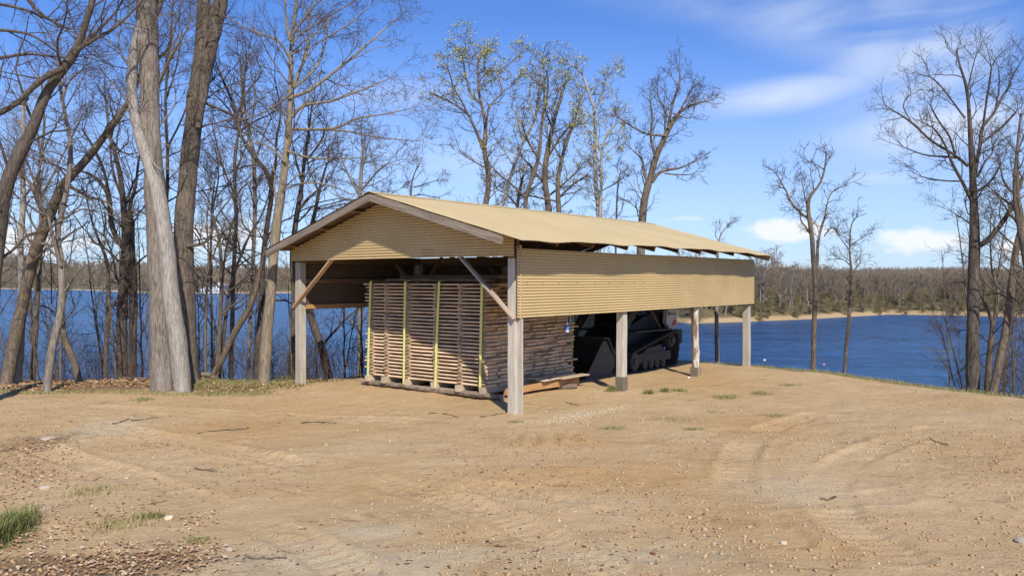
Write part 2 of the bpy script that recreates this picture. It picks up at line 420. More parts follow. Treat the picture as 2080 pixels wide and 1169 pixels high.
def ground_mat():
    m, q, b = newmat('sandy_dirt'); o = objcoord(q)
    att = lambda k: q.n('ShaderNodeAttribute', attribute_name=k).outputs['Fac']
    big = q.noise(o, .35, 6, .6, .3); mid = q.noise(o, 2.6, 7, .7, .2); fine = q.noise(o, 34, 5, .7); gr = q.noise(o, 120, 3, .7)
    c = q.mix(q.ramp(big, .32, .68), (.51, .345, .17), (.585, .415, .23))
    mo = q.m('MULTIPLY', att('orange'), q.ramp(q.m('ADD', mid, q.m('MULTIPLY', att('orange'), .25)), .42, .66))
    c = q.mix(q.m('MULTIPLY', mo, .62), c, (.53, .315, .125))
    mg = q.m('MULTIPLY', att('grey'), q.ramp(q.m('ADD', mid, q.m('MULTIPLY', att('grey'), .3)), .45, .75))
    c = q.mix(q.m('MULTIPLY', mg, .7), c, (.58, .485, .32))
    c = q.mix(q.m('MULTIPLY', att('track'), .22), c, (.66, .50, .305))
    c = q.mix(q.m('MULTIPLY', q.ramp(mid, .54, .78), .42), c, (.33, .215, .115))
    c = q.mix(q.m('MULTIPLY', q.ramp(fine, .52, .70), .42), c, (.29, .185, .10))
    c = q.mix(q.m('MULTIPLY', q.ramp(fine, .46, .26), .35), c, (.62, .48, .31))
    scr = q.noise(q.mapp(o, rot=(0, 0, .35), sc=(.55, 1.5, 1)), 1.15, 8, .72, .6); scf = q.noise(q.mapp(o, sc=(.6, 1.6, 1)), 11, 6, .75, .4)
    c = q.mix(q.m('MULTIPLY', q.m('MULTIPLY', q.ramp(scr, .50, .66), q.ramp(scf, .47, .58)), .62), c, (.20, .125, .07))
    c = q.mix(q.m('MULTIPLY', q.m('MULTIPLY', q.ramp(scr, .46, .34), q.ramp(scf, .46, .60)), .45), c, (.66, .55, .40))
    vo = q.n('ShaderNodeTexVoronoi'); q.put(vo.inputs['Vector'], o); vo.inputs['Scale'].default_value = 26
    vs = q.n('ShaderNodeSeparateColor'); q.put(vs.inputs[0], vo.outputs['Color'])
    peb = q.m('MULTIPLY', q.ramp(vo.outputs['Distance'], .30, .16), q.ramp(vs.outputs[0], .72, .80))
    pc = q.mix(vs.outputs[1], (.34, .225, .13), (.64, .53, .37))
    c = q.mix(q.m('MULTIPLY', peb, .8), c, pc)
    li = q.m('MULTIPLY', q.ramp(q.m('ADD', att('litter'), q.m('MULTIPLY', q.m('SUBTRACT', mid, .5), .9)), .35, .65), .95)
    lc = q.mix(q.ramp(fine, .35, .65), (.15, .095, .055), (.36, .235, .13))
    c = q.mix(li, c, lc)
    gm = q.ramp(q.m('ADD', att('grass'), q.m('MULTIPLY', q.m('SUBTRACT', mid, .5), 1.3)), .4, .7)
    gc = q.mix(q.ramp(fine, .3, .7), (.13, .135, .045), (.27, .235, .11))
    c = q.mix(q.m('MULTIPLY', gm, .85), c, gc)
    q.put(b.inputs['Base Color'], c); b.inputs['Roughness'].default_value = .95; b.inputs['Specular IOR Level'].default_value = .1
    h = q.m('ADD', q.m('MULTIPLY', fine, 1.), q.m('ADD', q.m('MULTIPLY', mid, 2.), q.m('ADD', q.m('MULTIPLY', gr, .35), q.m('MULTIPLY', peb, .5))))
    q.put(b.inputs['Normal'], q.bump(h, .9, .024))
ground_mat(); me.materials.append(MATS['sandy_dirt'])
link('ground', me, kind='structure')

# lake
def water_mat():
    m, q, b = newmat('lake_water'); o = objcoord(q)
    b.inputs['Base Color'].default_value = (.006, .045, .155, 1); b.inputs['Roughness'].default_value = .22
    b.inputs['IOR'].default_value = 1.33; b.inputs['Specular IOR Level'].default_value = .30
    w1 = q.noise(q.mapp(q.mapp(o, rot=(0, 0, .25)), sc=(.35, 1, 1)), 1.0, 6, .65, .4)
    w2 = q.noise(q.mapp(o, sc=(.3, 1, 1)), .33, 5, .65, .5)
    w3 = q.noise(q.mapp(o, sc=(.3, 1, 1)), .022, 4, .6, .8)
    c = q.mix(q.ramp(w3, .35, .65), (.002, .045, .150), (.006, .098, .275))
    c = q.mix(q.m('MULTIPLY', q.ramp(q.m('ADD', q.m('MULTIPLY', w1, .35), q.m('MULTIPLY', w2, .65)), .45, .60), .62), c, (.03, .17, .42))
    q.put(b.inputs['Base Color'], c)
    n1 = q.bump(w1, 1.0, 1.5); n2 = q.bump(w2, .8, 3., n1)
    q.put(b.inputs['Normal'], n2)
water_mat()
lx = np.linspace(-1, 1, 61); LX, LY = np.meshgrid(np.sign(lx) * np.abs(lx)**2 * 4000, np.linspace(0, 1, 61)**2 * 3400 + 10)
V = np.stack([LX, LY, np.full(LX.shape, LAKE)], -1).reshape(-1, 3)
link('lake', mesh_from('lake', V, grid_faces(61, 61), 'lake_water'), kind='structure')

# ------------------------------------------------------------------ far shores
def land_mat(name, c0, c1, c2, shore):
    m, q, b = newmat(name); o = objcoord(q)
    n = q.noise(q.mapp(o, sc=(1, 1, 3)), .012, 6, .65, .3); n2 = q.noise(o, .11, 6, .7)
    c = q.mix(q.ramp(n, .4, .6), c0, c1); c = q.mix(q.m('MULTIPLY', q.ramp(n2, .4, .7), .6), c, c2)
    s = q.n('ShaderNodeSeparateXYZ'); q.put(s.inputs[0], o)
    c = q.mix(q.ramp(q.m('ADD', s.outputs[2], q.m('MULTIPLY', q.m('SUBTRACT', n2, .5), 2.)), LAKE + 1.5, LAKE + .8), c, shore)
    q.put(b.inputs['Base Color'], c); b.inputs['Roughness'].default_value = 1.; b.inputs['Specular IOR Level'].default_value = .05
    return m
land_mat('far_hill_land', (.135, .11, .08), (.19, .17, .09), (.10, .075, .055), (.42, .34, .235))
land_mat('near_shore_land', (.17, .135, .07), (.13, .10, .06), (.21, .17, .08), (.40, .29, .16))
def shoreY(py): return (HC - LAKE) * F / (py - 566)
def strip(name, pxs, shore_py, ridge, depth, prof, mat, seed, nj=40):
    """land running away from a shoreline; ridge = crest height above the lake along it"""
    pxs = np.array(pxs, float); q = np.linspace(pxs[0], pxs[-1], 240)
    sy = shoreY(np.interp(q, pxs, shore_py)); rd = np.interp(q, pxs, ridge); dp = np.interp(q, pxs, depth) if hasattr(depth, '__len__') else np.full(q.shape, depth)
    T = np.linspace(0, 1, nj)[:, None]
    Yb = sy[None] + T * dp[None]; Xb = (q[None] - CX) / F * Yb
    Z = LAKE - .6 + (rd[None] + .6) * np.interp(T, *prof) + (vnoise(Xb, Yb, .02, seed) * 8 + vnoise(Xb, Yb, .006, seed+1) * 14) * np.clip(T * 1.5, 0, 1) * (rd[None] / 40)
    V = np.stack([Xb, Yb, Z], -1).reshape(-1, 3)
    link(name, mesh_from(name, V, grid_faces(nj, 240), mat, smooth=True), kind='structure')
    return q, Xb, Yb, Z
hillsA = strip('hills', [-900, 0, 150, 300, 420, 620, 900, 1300, 1700, 2100, 2900], [586, 587, 589, 595, 597, 596, 592, 586, 583, 583, 584],
               [58, 48, 38, 27, 20, 19, 20, 23, 24, 25, 26], 900, ([0, .03, .12, .45, .8, 1], [0, .08, .14, .6, 1, .7]), 'far_hill_land', 31)
pen = strip('shore', [1290, 1340, 1400, 1480, 1649, 1803, 1961, 2080, 2400, 2900], [626, 650, 657, 655, 648, 639, 641, 645, 650, 655],
            [4, 5, 6.5, 6.5, 5.5, 5, 5, 5, 5, 5], [10, 50, 90, 110, 120, 130, 130, 130, 130, 130], ([0, .04, .12, .4, 1], [0, .25, .5, .85, 1]), 'near_shore_land', 33)

# ------------------------------------------------------------------ branching
def tubes(P, R, s, D=None):
    """P (m,n,3), R (m,n) -> verts, quads"""
    m, n, _ = P.shape
    T = np.gradient(P, axis=1); T /= np.linalg.norm(T, axis=2, keepdims=True) + 1e-9
    mean = T.mean(1); ref = np.where(np.abs(mean[:, 2:3]) > .8, np.array([[1., 0, 0]]), np.array([[0, 0, 1.]]))[:, None, :]
    A = np.cross(T, ref); A /= np.linalg.norm(A, axis=2, keepdims=True) + 1e-9; B = np.cross(T, A)
    a = np.arange(s) * 2*pi/s
    RR = R[:, :, None, None] * (1. if D is None else D[:, :, :, None])
    V = P[:, :, None] + RR * (np.cos(a)[None, None, :, None] * A[:, :, None] + np.sin(a)[None, None, :, None] * B[:, :, None])
    f = grid_faces(n, s, wrap=True)
    Fc = (f[None] + (np.arange(m) * n * s)[:, None, None]).reshape(-1, 4)
    return V.reshape(-1, 3), Fc
def join(parts):
    Vs, Fs, off = [], [], 0
    for v, f in parts: Vs.append(v); Fs.append(f + off); off += len(v)
    return np.concatenate(Vs), np.concatenate(Fs)
def spawn(P, R, k, t0, ln, ang, rf, up, npts, rmin, rg, wig=.22, t1=1.):
    m, n, _ = P.shape
    t = (t0 + (t1 - t0) * (np.arange(k)[None] + rg.random((m, k))) / k); fi = t * (n-1); i0 = np.minimum(fi.astype(int), n-2); w = (fi - i0)[..., None]
    I = np.arange(m)[:, None]
    p = P[I, i0]*(1-w) + P[I, i0+1]*w; r = R[I, i0]*(1-w[..., 0]) + R[I, i0+1]*w[..., 0]
    T = P[I, i0+1] - P[I, i0]; T /= np.linalg.norm(T, axis=-1, keepdims=True) + 1e-9
    rv = rg.normal(size=T.shape); pe = np.cross(T, rv); pe /= np.linalg.norm(pe, axis=-1, keepdims=True) + 1e-9
    a = (ang * (.7 + .6 * rg.random((m, k))))[..., None]
    D = np.cos(a)*T + np.sin(a)*pe; D[..., 2] += up; D /= np.linalg.norm(D, axis=-1, keepdims=True)
    L = (ln if np.ndim(ln) == 0 else np.asarray(ln)[:, None]) * (.55 + .75 * rg.random((m, k))) * (1.2 - .65 * t)
    step = (L / (npts-1))[..., None]
    pts = [p]; d = D
    for j in range(npts-1):
        d = d + rg.normal(0, wig, d.shape); d[..., 2] += up * .25; d = d / np.linalg.norm(d, axis=-1, keepdims=True)
        p = p + d * step; pts.append(p)
    P2 = np.stack(pts, 2).reshape(m*k, npts, 3)
    r0 = np.maximum(np.minimum(r * rf, L * .0105 + rmin), rmin)
    R2 = (r0[..., None] * np.linspace(1, .35, npts)).reshape(m*k, npts); R2 = np.maximum(R2, rmin * .6)
    return P2, R2, L.reshape(-1)
def resamp(S, n):
    S = smooth(S, 8); d = np.r_[0, np.cumsum(np.linalg.norm(np.diff(S[:, :3], axis=0), axis=1))]
    t = np.linspace(0, d[-1], n)
    return np.stack([np.interp(t, d, S[:, i]) for i in range(S.shape[1])], 1), d[-1]
def leaf_quads(pts, size, rg):
    n = len(pts); a = rg.normal(size=(n, 3)); a /= np.linalg.norm(a, axis=1, keepdims=True)
    b = np.cross(a, rg.normal(size=(n, 3))); b /= np.linalg.norm(b, axis=1, keepdims=True)
    s = (size * (.6 + .8 * rg.random(n)))[:, None]
    V = np.stack([pts - a*s, pts - b*s*.5, pts + a*s, pts + b*s*.5], 1).reshape(-1, 3)
    return V, np.arange(4*n).reshape(n, 4)

def tree(name, label, Y, strokes, bark_, twig='twig_brown', reach=2.2, dens=1., seed=1, ntrunk=1, buds=None, group=None, cat='tree', bare=.35, up=.12, ext=True, flare=1.25, fine=1., lv4=True, budsize=.05, budfrac=.5, rough=.02, tw=(5, 4, 2), endf=.7, trim=1.):
    """strokes: measured centre lines [(px, py, width px), ...]; the first ntrunk are trunks, the rest limbs.
    Every limb leaves the trunk's plane towards or away from the camera by its own angle."""
    rg = np.random.default_rng(seed); wS = []
    for i, st in enumerate(strokes):
        y0 = Y
        lp = math.hypot(st[-1][0]-st[0][0], st[-1][1]-st[0][1]) / F * Y
        off = rg.uniform(-.55, .55) * lp if i >= ntrunk else rg.uniform(-.05, .05) * lp
        if len(st[0]) > 3: y0 = Y + st[0][3]
        pts = []; acc = 0.; tot = sum(math.hypot(b[0]-a[0], b[1]-a[1]) for a, b in zip(st[:-1], st[1:])) + 1e-6
        for j, s in enumerate(st):
            if j: acc += math.hypot(s[0]-st[j-1][0], s[1]-st[j-1][1])
            yy = y0 + off * (acc / tot)
            pts.append([*at(s[0], s[1], yy), s[2] * .94 / 2 / F * yy])
        if i < ntrunk and ext and st[0][1] > 425:
            b = pts[0]; h = hz1(b[0], b[1])
            if b[2] > h + .05:
                dx = (pts[0][0] - pts[1][0]) / max(pts[0][2] - pts[1][2], -99) if abs(pts[0][2]-pts[1][2]) > .1 else 0
                sl = max(-.3, min(.3, (pts[1][0]-pts[0][0]) / (pts[1][2]-pts[0][2] + 1e-6)))
                pts.insert(0, [b[0] - sl*(b[2]-h+.3), b[1], h - .3, b[3] * 1.15])
            else: pts.insert(0, [b[0], b[1], h - .3, b[3] * flare])
            pts[1][3] *= 1.02
        wS.append(np.array(pts))
    base = wS[0][0, :3].copy(); base[2] += .3
    root = thing(name, label, cat, group, tuple(base))
    tr, cr, l1P = [], [], []
    P1l, R1l, L1l = [], [], []
    for i, S in enumerate(wS):
        n = max(10, min(34, int(len(S) * 6)))
        Q, L = resamp(S, n)
        if trim < 1 and i >= ntrunk: Q, L = resamp(Q[:max(4, int(n*trim))], n)
        P = Q[:, :3].copy(); r = Q[:, 3] * (.85 if i >= ntrunk and trim < 1 else 1)
        P[1:-1] += rg.normal(0, rough, P[1:-1].shape) * np.clip(r[1:-1, None]*3, .12, .5); P[1:-1] = .5*P[1:-1] + .25*(P[2:] + P[:-2])
        r = r * (1 + rg.normal(0, .03, n))
        isT = i < ntrunk
        sd_ = 14 if isT and r.max() > .07 else 8
        if i >= ntrunk: r = r.copy(); r[-1] *= .5
        if isT and r.max() > .12:
            Qd, _ = resamp(np.c_[P, r], 150); sd_ = 44; a = np.arange(sd_)*2*pi/sd_; hh = (Qd[:, 2]-Qd[0, 2])[:, None]; ca, sa = np.cos(a)[None], np.sin(a)[None]
            fur = 1 - 2*np.abs(vnoise(ca*5.5+hh*.35+seed, sa*5.5-hh*.3, 1.6, seed)*2 % 1 - .5); fu2 = vnoise(ca*9+hh*.5, sa*9+hh*.6, 2.2, seed+5)
            h0 = np.maximum(hh-.35, 0)
            D = 1 + .05*(fur-.5) + .05*fu2 + .05*vnoise(ca*1.5+hh*.3, sa*1.5, 1., seed+9) + (st[0][1] > 700)*.36*np.exp(-h0/.18)*(.5+.5*np.cos(a*5+seed))[None]
            tr.append(tubes(Qd[None, :, :3], Qd[None, :, 3], sd_, D[None]))
        else: (tr if isT else cr).append(tubes(P[None], r[None], sd_))
        k = max(2, int(dens * L * (1.5 if isT else 2.6)))
        t0 = bare if isT else .12
        a, b, c = spawn(P[None], r[None], k, t0, reach * (1. if isT else .62) * min(1, .45 + L*.25), .85, .5, up, 7, .0003*Y, rg)
        P1l.append(a); R1l.append(b); L1l.append(c)
        # whatever ends inside the frame keeps growing into fine forks
        a, b, c = spawn(P[None, -3:], r[None, -3:], 3, .5, reach*endf, .45, .7, up, 7, .00026*Y, rg); P1l.append(a); R1l.append(b); L1l.append(c)
    P1a, R1a, L1a = np.concatenate(P1l), np.concatenate(R1l), np.concatenate(L1l)
    cr.append(tubes(P1a, R1a, 5))
    rm = .00017 * Y * fine
    P2a, R2a, L2a = spawn(P1a, R1a, tw[0], .12, L1a*.55, .75, .55, up*.8, 5, rm*1.25, rg); cr.append(tubes(P2a, R2a, 4))
    P3a, R3a, L3a = spawn(P2a, R2a, tw[1], .15, np.maximum(L2a*.6, .22), .75, .6, up*.5, 4, rm, rg); cr.append(tubes(P3a, R3a, 3))
    ends = P3a
    if lv4:
        P4a, R4a, L4a = spawn(P3a, R3a, tw[2], .2, np.maximum(L3a*.55, .14), .7, .8, up*.4, 3, rm*.8, rg); cr.append(tubes(P4a, R4a, 3)); ends = P4a
    V, Fc = join(tr); V = V - base
    link('trunk', mesh_from('trunk', V, Fc, bark_, smooth=True), root)
    V, Fc = join(cr); V = V - base
    # limbs keep the bark, fine wood the twig colour
    nl = sum(len(f) for _, f in cr[:len(wS)-ntrunk+1]); mi = np.ones(len(Fc), int); mi[:nl] = 0
    link('crown', mesh_from('crown', V, Fc, mats=[bark_, twig], mi=mi, smooth=True), root)
    if buds:
        E = ends[:, -1]; zc = np.percentile(E[:, 2], 40)
        keep = (rg.random(len(E)) < budfrac * np.clip((E[:, 2] - zc) / 2.5 + .45, 0, 1)) ; E = E[keep]
        E = np.concatenate([E + rg.normal(0, budsize*1.2, E.shape) for _ in range(2)])
        v, f = leaf_quads(E, budsize, rg)
        link('leaves', mesh_from('leaves', v - base, f, buds), root)
    return root

# --- the trees of the wooded bank on the left
tree('tree', 'thick straight grey-brown trunk beside a paler leaning trunk at the edge of the dirt', 17.1,
     [[(331, 792, 52), (329, 700, 49), (327, 600, 47), (319, 460, 43), (312, 350, 40), (308, 300, 39), (305, 236, 39), (303, 150, 38), (300, 60, 42), (296, 0, 42), (290, -120, 36)],
      [(300, 60, 20), (330, -10, 14), (350, -80, 8)], [(296, 30, 16), (270, -40, 12), (250, -100, 8)], [(309, 200, 10), (345, 120, 6), (380, 60, 4)], [(306, 130, 10), (340, 100, 5), (360, 40, 3)]],
     'bark_grey_brown', 'twig_red', 2.4, 1.0, 11, bare=.55)
tree('tree', 'pale leaning trunk that crosses in front of the thick straight trunk', 16.9,
     [[(371, 792, 37), (362, 700, 36), (348, 600, 34), (338, 500, 31), (322, 400, 30), (296, 310, 26), (277, 250, 22), (267, 180, 20), (272, 110, 22), (284, 60, 20), (290, 10, 14)],
      [(280, 237, 14), (298, 228, 13), (304, 200, 11), (300, 150, 10), (290, 100, 8), (275, 60, 6)], [(283, 262, 6), (310, 330, 3), (330, 345, 2)]],
     'bark_pale', 'twig_grey', 1.5, .5, 12, bare=.6)
tree('tree', 'dark thick trunk leaning right and forking at the top, behind the paired trunks', 18.6,
     [[(388, 780, 38), (378, 640, 38), (374, 520, 39), (375, 440, 39), (390, 275, 37), (407, 160, 38), (420, 85, 45), (414, 0, 28), (409, -90, 24)],
      [(402, 260, 12), (412, 190, 20), (424, 110, 28), (440, 40, 31), (452, -20, 28), (464, -100, 22)], [(380, 190, 6), (430, 215, 5), (480, 236, 4), (540, 280, 3), (590, 330, 2)], [(372, 500, 9), (420, 490, 6), (440, 440, 4), (470, 400, 3)]],
     'bark_shaggy', 'twig_red', 2.4, .9, 13, bare=.55, ntrunk=2)
tree('tree', 'dark tree leaning in from the left edge, its long limb forking across the top corner', 15.6,
     [[(-28, 800, 34), (-14, 560, 30), (2, 430, 28), (15, 370, 27), (38, 312, 26), (65, 268, 23), (80, 224, 20), (102, 173, 19), (130, 138, 20), (157, 102, 18), (173, 51, 14), (189, 0, 12), (200, -50, 10)],
      [(130, 138, 14), (87, 160, 13), (39, 205, 12), (-5, 232, 13), (-60, 260, 12)], [(157, 102, 10), (195, 78, 8), (225, 62, 7), (256, 36, 5), (290, 0, 4)], [(150, 110, 8), (190, 70, 7), (230, 30, 5), (250, 0, 4)],
      [(30, -40, 12), (80, 25, 7), (140, 60, 5)], [(-20, 60, 8), (60, 70, 5), (120, 110, 3)], [(-20, 5, 7), (50, 20, 6), (110, 45, 4)], [(-10, 120, 8), (60, 110, 6), (130, 118, 3)]],
     'bark_dark', 'twig_red', 2.4, 1.0, 14, bare=.3)
tree('tree', 'brown trunk leaning right across the gap between the left edge and the paired trunks', 18.2,
     [[(14, 778, 26), (30, 690, 26), (50, 600, 24), (63, 538, 24), (90, 460, 22), (114, 405, 20), (128, 374, 18), (177, 323, 16), (216, 271, 14), (248, 228, 12), (275, 180, 9), (290, 130, 6)],
      [(90, 440, 12), (75, 400, 9), (60, 370, 7), (40, 350, 4)], [(130, 372, 8), (180, 400, 5), (215, 410, 4), (240, 440, 3)], [(216, 271, 8), (238, 300, 5), (246, 310, 4)]],
     'bark_brown', 'twig_red', 2.0, 1.0, 15, bare=.3)
tree('tree', 'slim pale mottled trunk with a dark knot near the left edge', 18.7,
     [[(35, 778, 18), (42, 675, 17), (44, 577, 14), (41, 506, 12), (45, 440, 12), (47, 395, 11), (45, 335, 9), (48, 244, 8), (44, 200, 6)], [(45, 360, 10), (38, 350, 14), (34, 345, 8)], [(47, 400, 7), (70, 370, 5), (90, 310, 4)]],
     'bark_pale', 'twig_grey', 1.5, .8, 16)
tree('tree', 'crooked slim trunk standing on the dirt edge left of the paired trunks', 16.9,
     [[(96, 802, 17), (103, 715, 17), (120, 656, 15), (126, 597, 14), (124, 530, 14), (117, 479, 10), (126, 431, 11), (138, 374, 11), (144, 295, 9), (134, 244, 8), (124, 185, 7), (118, 120, 5)],
      [(124, 540, 7), (110, 490, 8), (103, 460, 7), (98, 440, 5)], [(128, 200, 7), (140, 165, 5), (170, 140, 4)], [(132, 590, 5), (165, 545, 4), (200, 530, 2)]],
     'bark_grey_brown', 'twig_grey', 1.6, .9, 17)
tree('tree', 'bent trunk curving out over the lake behind the crooked slim trunk', 18.5,
     [[(160, 776, 15), (150, 735, 14), (136, 700, 13), (128, 670, 11), (124, 600, 9), (118, 520, 7), (112, 440, 5)]], 'bark_brown', 'twig_red', 1.5, .7, 18)
tree('tree', 'stout dark broken-topped tree with spreading limbs, left of the paired trunks', 20.0,
     [[(250, 762, 22), (248, 680, 22), (250, 600, 20), (254, 538, 20), (256, 480, 18), (252, 430, 13), (246, 370, 10), (236, 320, 8), (222, 270, 6), (215, 200, 4)],
      [(270, 760, 17), (270, 680, 17), (271, 600, 18), (270, 550, 17), (268, 500, 12), (270, 447, 9)],
      [(254, 500, 14), (240, 490, 12), (226, 451, 11), (221, 400, 10), (208, 375, 8), (185, 355, 6), (155, 345, 4)], [(222, 410, 8), (212, 350, 6), (190, 300, 5), (165, 260, 3)],
      [(262, 470, 12), (264, 420, 9), (275, 380, 7), (281, 330, 5), (292, 280, 4)], [(248, 400, 7), (230, 350, 5), (225, 290, 4), (240, 230, 3)], [(240, 530, 6), (215, 505, 5), (190, 492, 5)]],
     'bark_dark', 'twig_brown', 2.3, .85, 19, ntrunk=2, bare=.35)
tree('tree', 'narrow trunk with a stubby broken limb beside the stout dark tree', 19.6,
     [[(214, 775, 10), (217, 690, 10), (220, 630, 10), (218, 538, 8), (206, 500, 6), (190, 460, 4), (175, 400, 3)], [(220, 636, 5), (240, 600, 4), (250, 560, 2)]], 'bark_brown', 'twig_red', 1.4, .8, 20)
tree('tree', 'tall tan-barked tree with long rising limbs just left of the shed', 18.2,
     [[(535, 777, 26), (540, 712, 25), (546, 643, 23), (551, 588, 21), (556, 520, 20), (563, 450, 19), (571, 400, 18), (580, 323, 15), (587, 251, 13), (592, 180, 12), (590, 126, 9), (594, 72, 8), (603, 0, 6), (606, -50, 5)],
      [(594, 197, 8), (630, 183, 7), (673, 151, 6), (723, 111, 5), (760, 78, 4), (795, 47, 2)], [(594, 238, 8), (615, 215, 7), (673, 205, 5), (734, 183, 4), (795, 158, 2)],
      [(594, 262, 7), (640, 263, 6), (690, 258, 5), (723, 241, 4), (775, 233, 3), (824, 223, 2)], [(651, 264, 5), (702, 266, 4), (759, 278, 3), (849, 287, 1.5)],
      [(597, 178, 8), (610, 140, 7), (622, 110, 6), (630, 36, 4), (636, -10, 3)], [(590, 83, 7), (582, 50, 6), (578, 0, 4), (570, -40, 3)], [(588, 118, 6), (565, 83, 5), (518, 65, 3.5), (457, 34, 2)],
      [(596, 180, 6), (640, 140, 5), (660, 90, 4), (668, 40, 3)], [(583, 306, 6), (612, 316, 5), (651, 322, 4), (745, 320, 2)], [(594, 72, 5), (630, 22, 4), (662, -10, 3)],
      [(580, 330, 5), (550, 300, 4), (520, 290, 3), (480, 300, 2)], [(592, 190, 5), (560, 215, 4), (520, 235, 3), (480, 245, 2)], [(575, 385, 5), (615, 372, 4), (665, 375, 3), (715, 395, 2)],
      [(592, 90, 4), (625, 60, 3), (690, 20, 3), (740, -10, 2)], [(592, 110, 4), (640, 90, 3), (700, 55, 3), (745, 20, 2)]],
     'bark_tan', 'twig_brown', 1.9, .95, 21, bare=.42, up=.08)
tree('tree', 'dark forked tree with a limb sweeping left, behind the tall tan-barked tree', 20.5,
     [[(521, 768, 16), (527, 684, 15), (532, 602, 13), (534, 520, 11), (545, 440, 11), (553, 385, 11), (545, 350, 10), (520, 325, 9), (503, 300, 8), (486, 269, 7), (476, 215, 7), (455, 170, 5), (440, 130, 3)],
      [(551, 372, 7), (560, 330, 6), (562, 280, 5), (570, 230, 4), (560, 170, 3)], [(486, 269, 5), (470, 230, 4), (445, 200, 3)], [(480, 240, 5), (500, 190, 4), (530, 150, 3), (520, 120, 2)], [(487, 265, 5), (520, 245, 4), (545, 235, 3)]],
     'bark_dark', 'twig_red', 2.2, .9, 22, bare=.35)
tree('tree', 'grey spindly tree rising between the dark forked tree and the lean dark trunk', 21.,
     [[(505, 760, 8), (508, 640, 8), (514, 520, 8), (518, 430, 9), (515, 323, 8), (505, 270, 5), (495, 200, 4), (500, 140, 3)], [(516, 340, 5), (530, 290, 4), (550, 240, 3)]], 'bark_grey_brown', 'twig_red', 1.8, 1.1, 23)
tree('tree', 'mossy brown trunk leaning steeply right, between the paired trunks and the shed', 19.6,
     [[(430, 765, 13), (448, 735, 14), (475, 679, 14), (503, 630, 13), (516, 602, 12), (527, 556, 8), (540, 500, 5)]], 'bark_brown', 'twig_red', 1.2, .6, 24)
tree('tree', 'thin upright trunk right of the paired trunks with forks against the white house', 20.0,
     [[(440, 763, 11), (445, 698, 10), (449, 602, 9), (450, 540, 8), (444, 480, 6), (430, 430, 4), (436, 370, 3)], [(449, 600, 5), (460, 500, 4), (480, 430, 3)]], 'bark_brown', 'twig_red', 1.6, .9, 25)
tree('tree', 'slender dark trunk leaning right over the water near the white house', 20.2,
     [[(448, 740, 8), (455, 680, 8), (462, 610, 8), (475, 556, 7), (489, 520, 6), (508, 475, 5), (530, 440, 4), (545, 400, 3)], [(489, 520, 4), (478, 470, 3), (450, 430, 2)]], 'bark_dark', 'twig_red', 1.6, .9, 26)
tree('tree', 'straight thin trunk just right of the paired trunks', 19.4, [[(418, 765, 7), (417, 700, 7), (419, 610, 6), (424, 530, 5), (420, 440, 3), (428, 380, 2.5)], [(420, 560, 3), (440, 500, 3), (455, 470, 2)]], 'bark_brown', 'twig_red', 1.5, 1., 27)
tree('tree', 'dark trunk standing right behind the left front post of the shed', 20.5,
     [[(592, 768, 15), (595, 680, 14), (598, 600, 13), (594, 520, 12), (602, 440, 11), (613, 380, 9), (618, 323, 7), (628, 260, 5), (634, 210, 3)],
      [(604, 430, 6), (630, 400, 5), (665, 370, 3)], [(614, 370, 5), (600, 320, 4), (590, 270, 3)], [(618, 330, 5), (650, 290, 4), (665, 250, 3)]],
     'bark_dark', 'twig_red', 2.2, 1.0, 28, bare=.4)
tree('tree', 'dark trunk curving down to the right, seen through the open end of the shed', 21.5,
     [[(668, 770, 18), (655, 712, 17), (636, 657, 16), (622, 610, 14), (612, 560, 12), (622, 500, 10), (640, 430, 8), (650, 380, 6), (665, 330, 4)], [(655, 700, 6), (700, 650, 4), (735, 620, 3)]], 'bark_dark', 'twig_red', 1.9, 1., 29)
tree('tree', 'rounded bare tree farther down the bank, its crown above the left roof slope', 30.,
     [[(731, 560, 10), (731, 400, 9), (735, 340, 7), (738, 298, 4)], [(731, 400, 5), (705, 350, 4), (690, 310, 3)], [(732, 390, 5), (765, 350, 4), (790, 330, 3)], [(732, 420, 4), (780, 400, 3), (810, 385, 2)], [(731, 410, 4), (690, 400, 3), (665, 385, 2)]],
     'bark_grey_brown', 'twig_red', 2.2, 1.3, 30, bare=.35)
tree('tree', 'small broken sapling top showing above the shed ridge, right of the rounded tree', 29.,
     [[(834, 540, 5), (834, 400, 5), (838, 360, 3), (850, 335, 2)], [(840, 380, 3), (860, 375, 2), (890, 365, 1.5)], [(834, 400, 3), (855, 395, 2), (880, 400, 1.5)]], 'bark_dark', 'twig_grey', 1.2, .5, 31, lv4=False)
tree('tree', 'thin forked tree against the pale sky right of the forking dark trunk', 24.,
     [[(430, 640, 5), (428, 520, 5), (432, 420, 5), (440, 390, 4), (445, 350, 3), (440, 320, 2)], [(440, 400, 3), (465, 370, 2.5), (480, 350, 2)], [(434, 430, 3), (415, 390, 2.5), (395, 370, 2)]], 'bark_dark', 'twig_brown', 1.8, 1., 32)
tree('tree', 'background tree filling the gap at the far left with reddish twigs', 24.,
     [[(70, 700, 12), (78, 560, 11), (84, 450, 9), (78, 350, 7), (90, 260, 5), (84, 160, 4)], [(82, 420, 6), (60, 340, 4), (30, 280, 3)], [(84, 400, 6), (120, 330, 4), (160, 250, 3)], [(80, 330, 5), (100, 280, 3), (150, 190, 3)]],
     'bark_brown', 'twig_red', 2.6, .7, 33)
tree('tree', 'thin dark stem seen between the thick trunk and the forking dark trunk', 21.5,
     [[(345, 700, 9), (344, 560, 9), (338, 450, 8), (341, 330, 7), (336, 200, 6), (345, 90, 5), (352, 0, 4)], [(340, 300, 5), (370, 240, 4), (390, 180, 3)], [(338, 200, 5), (360, 130, 3), (370, 60, 3)]],
     'bark_dark', 'twig_red', 2.2, .8, 35)
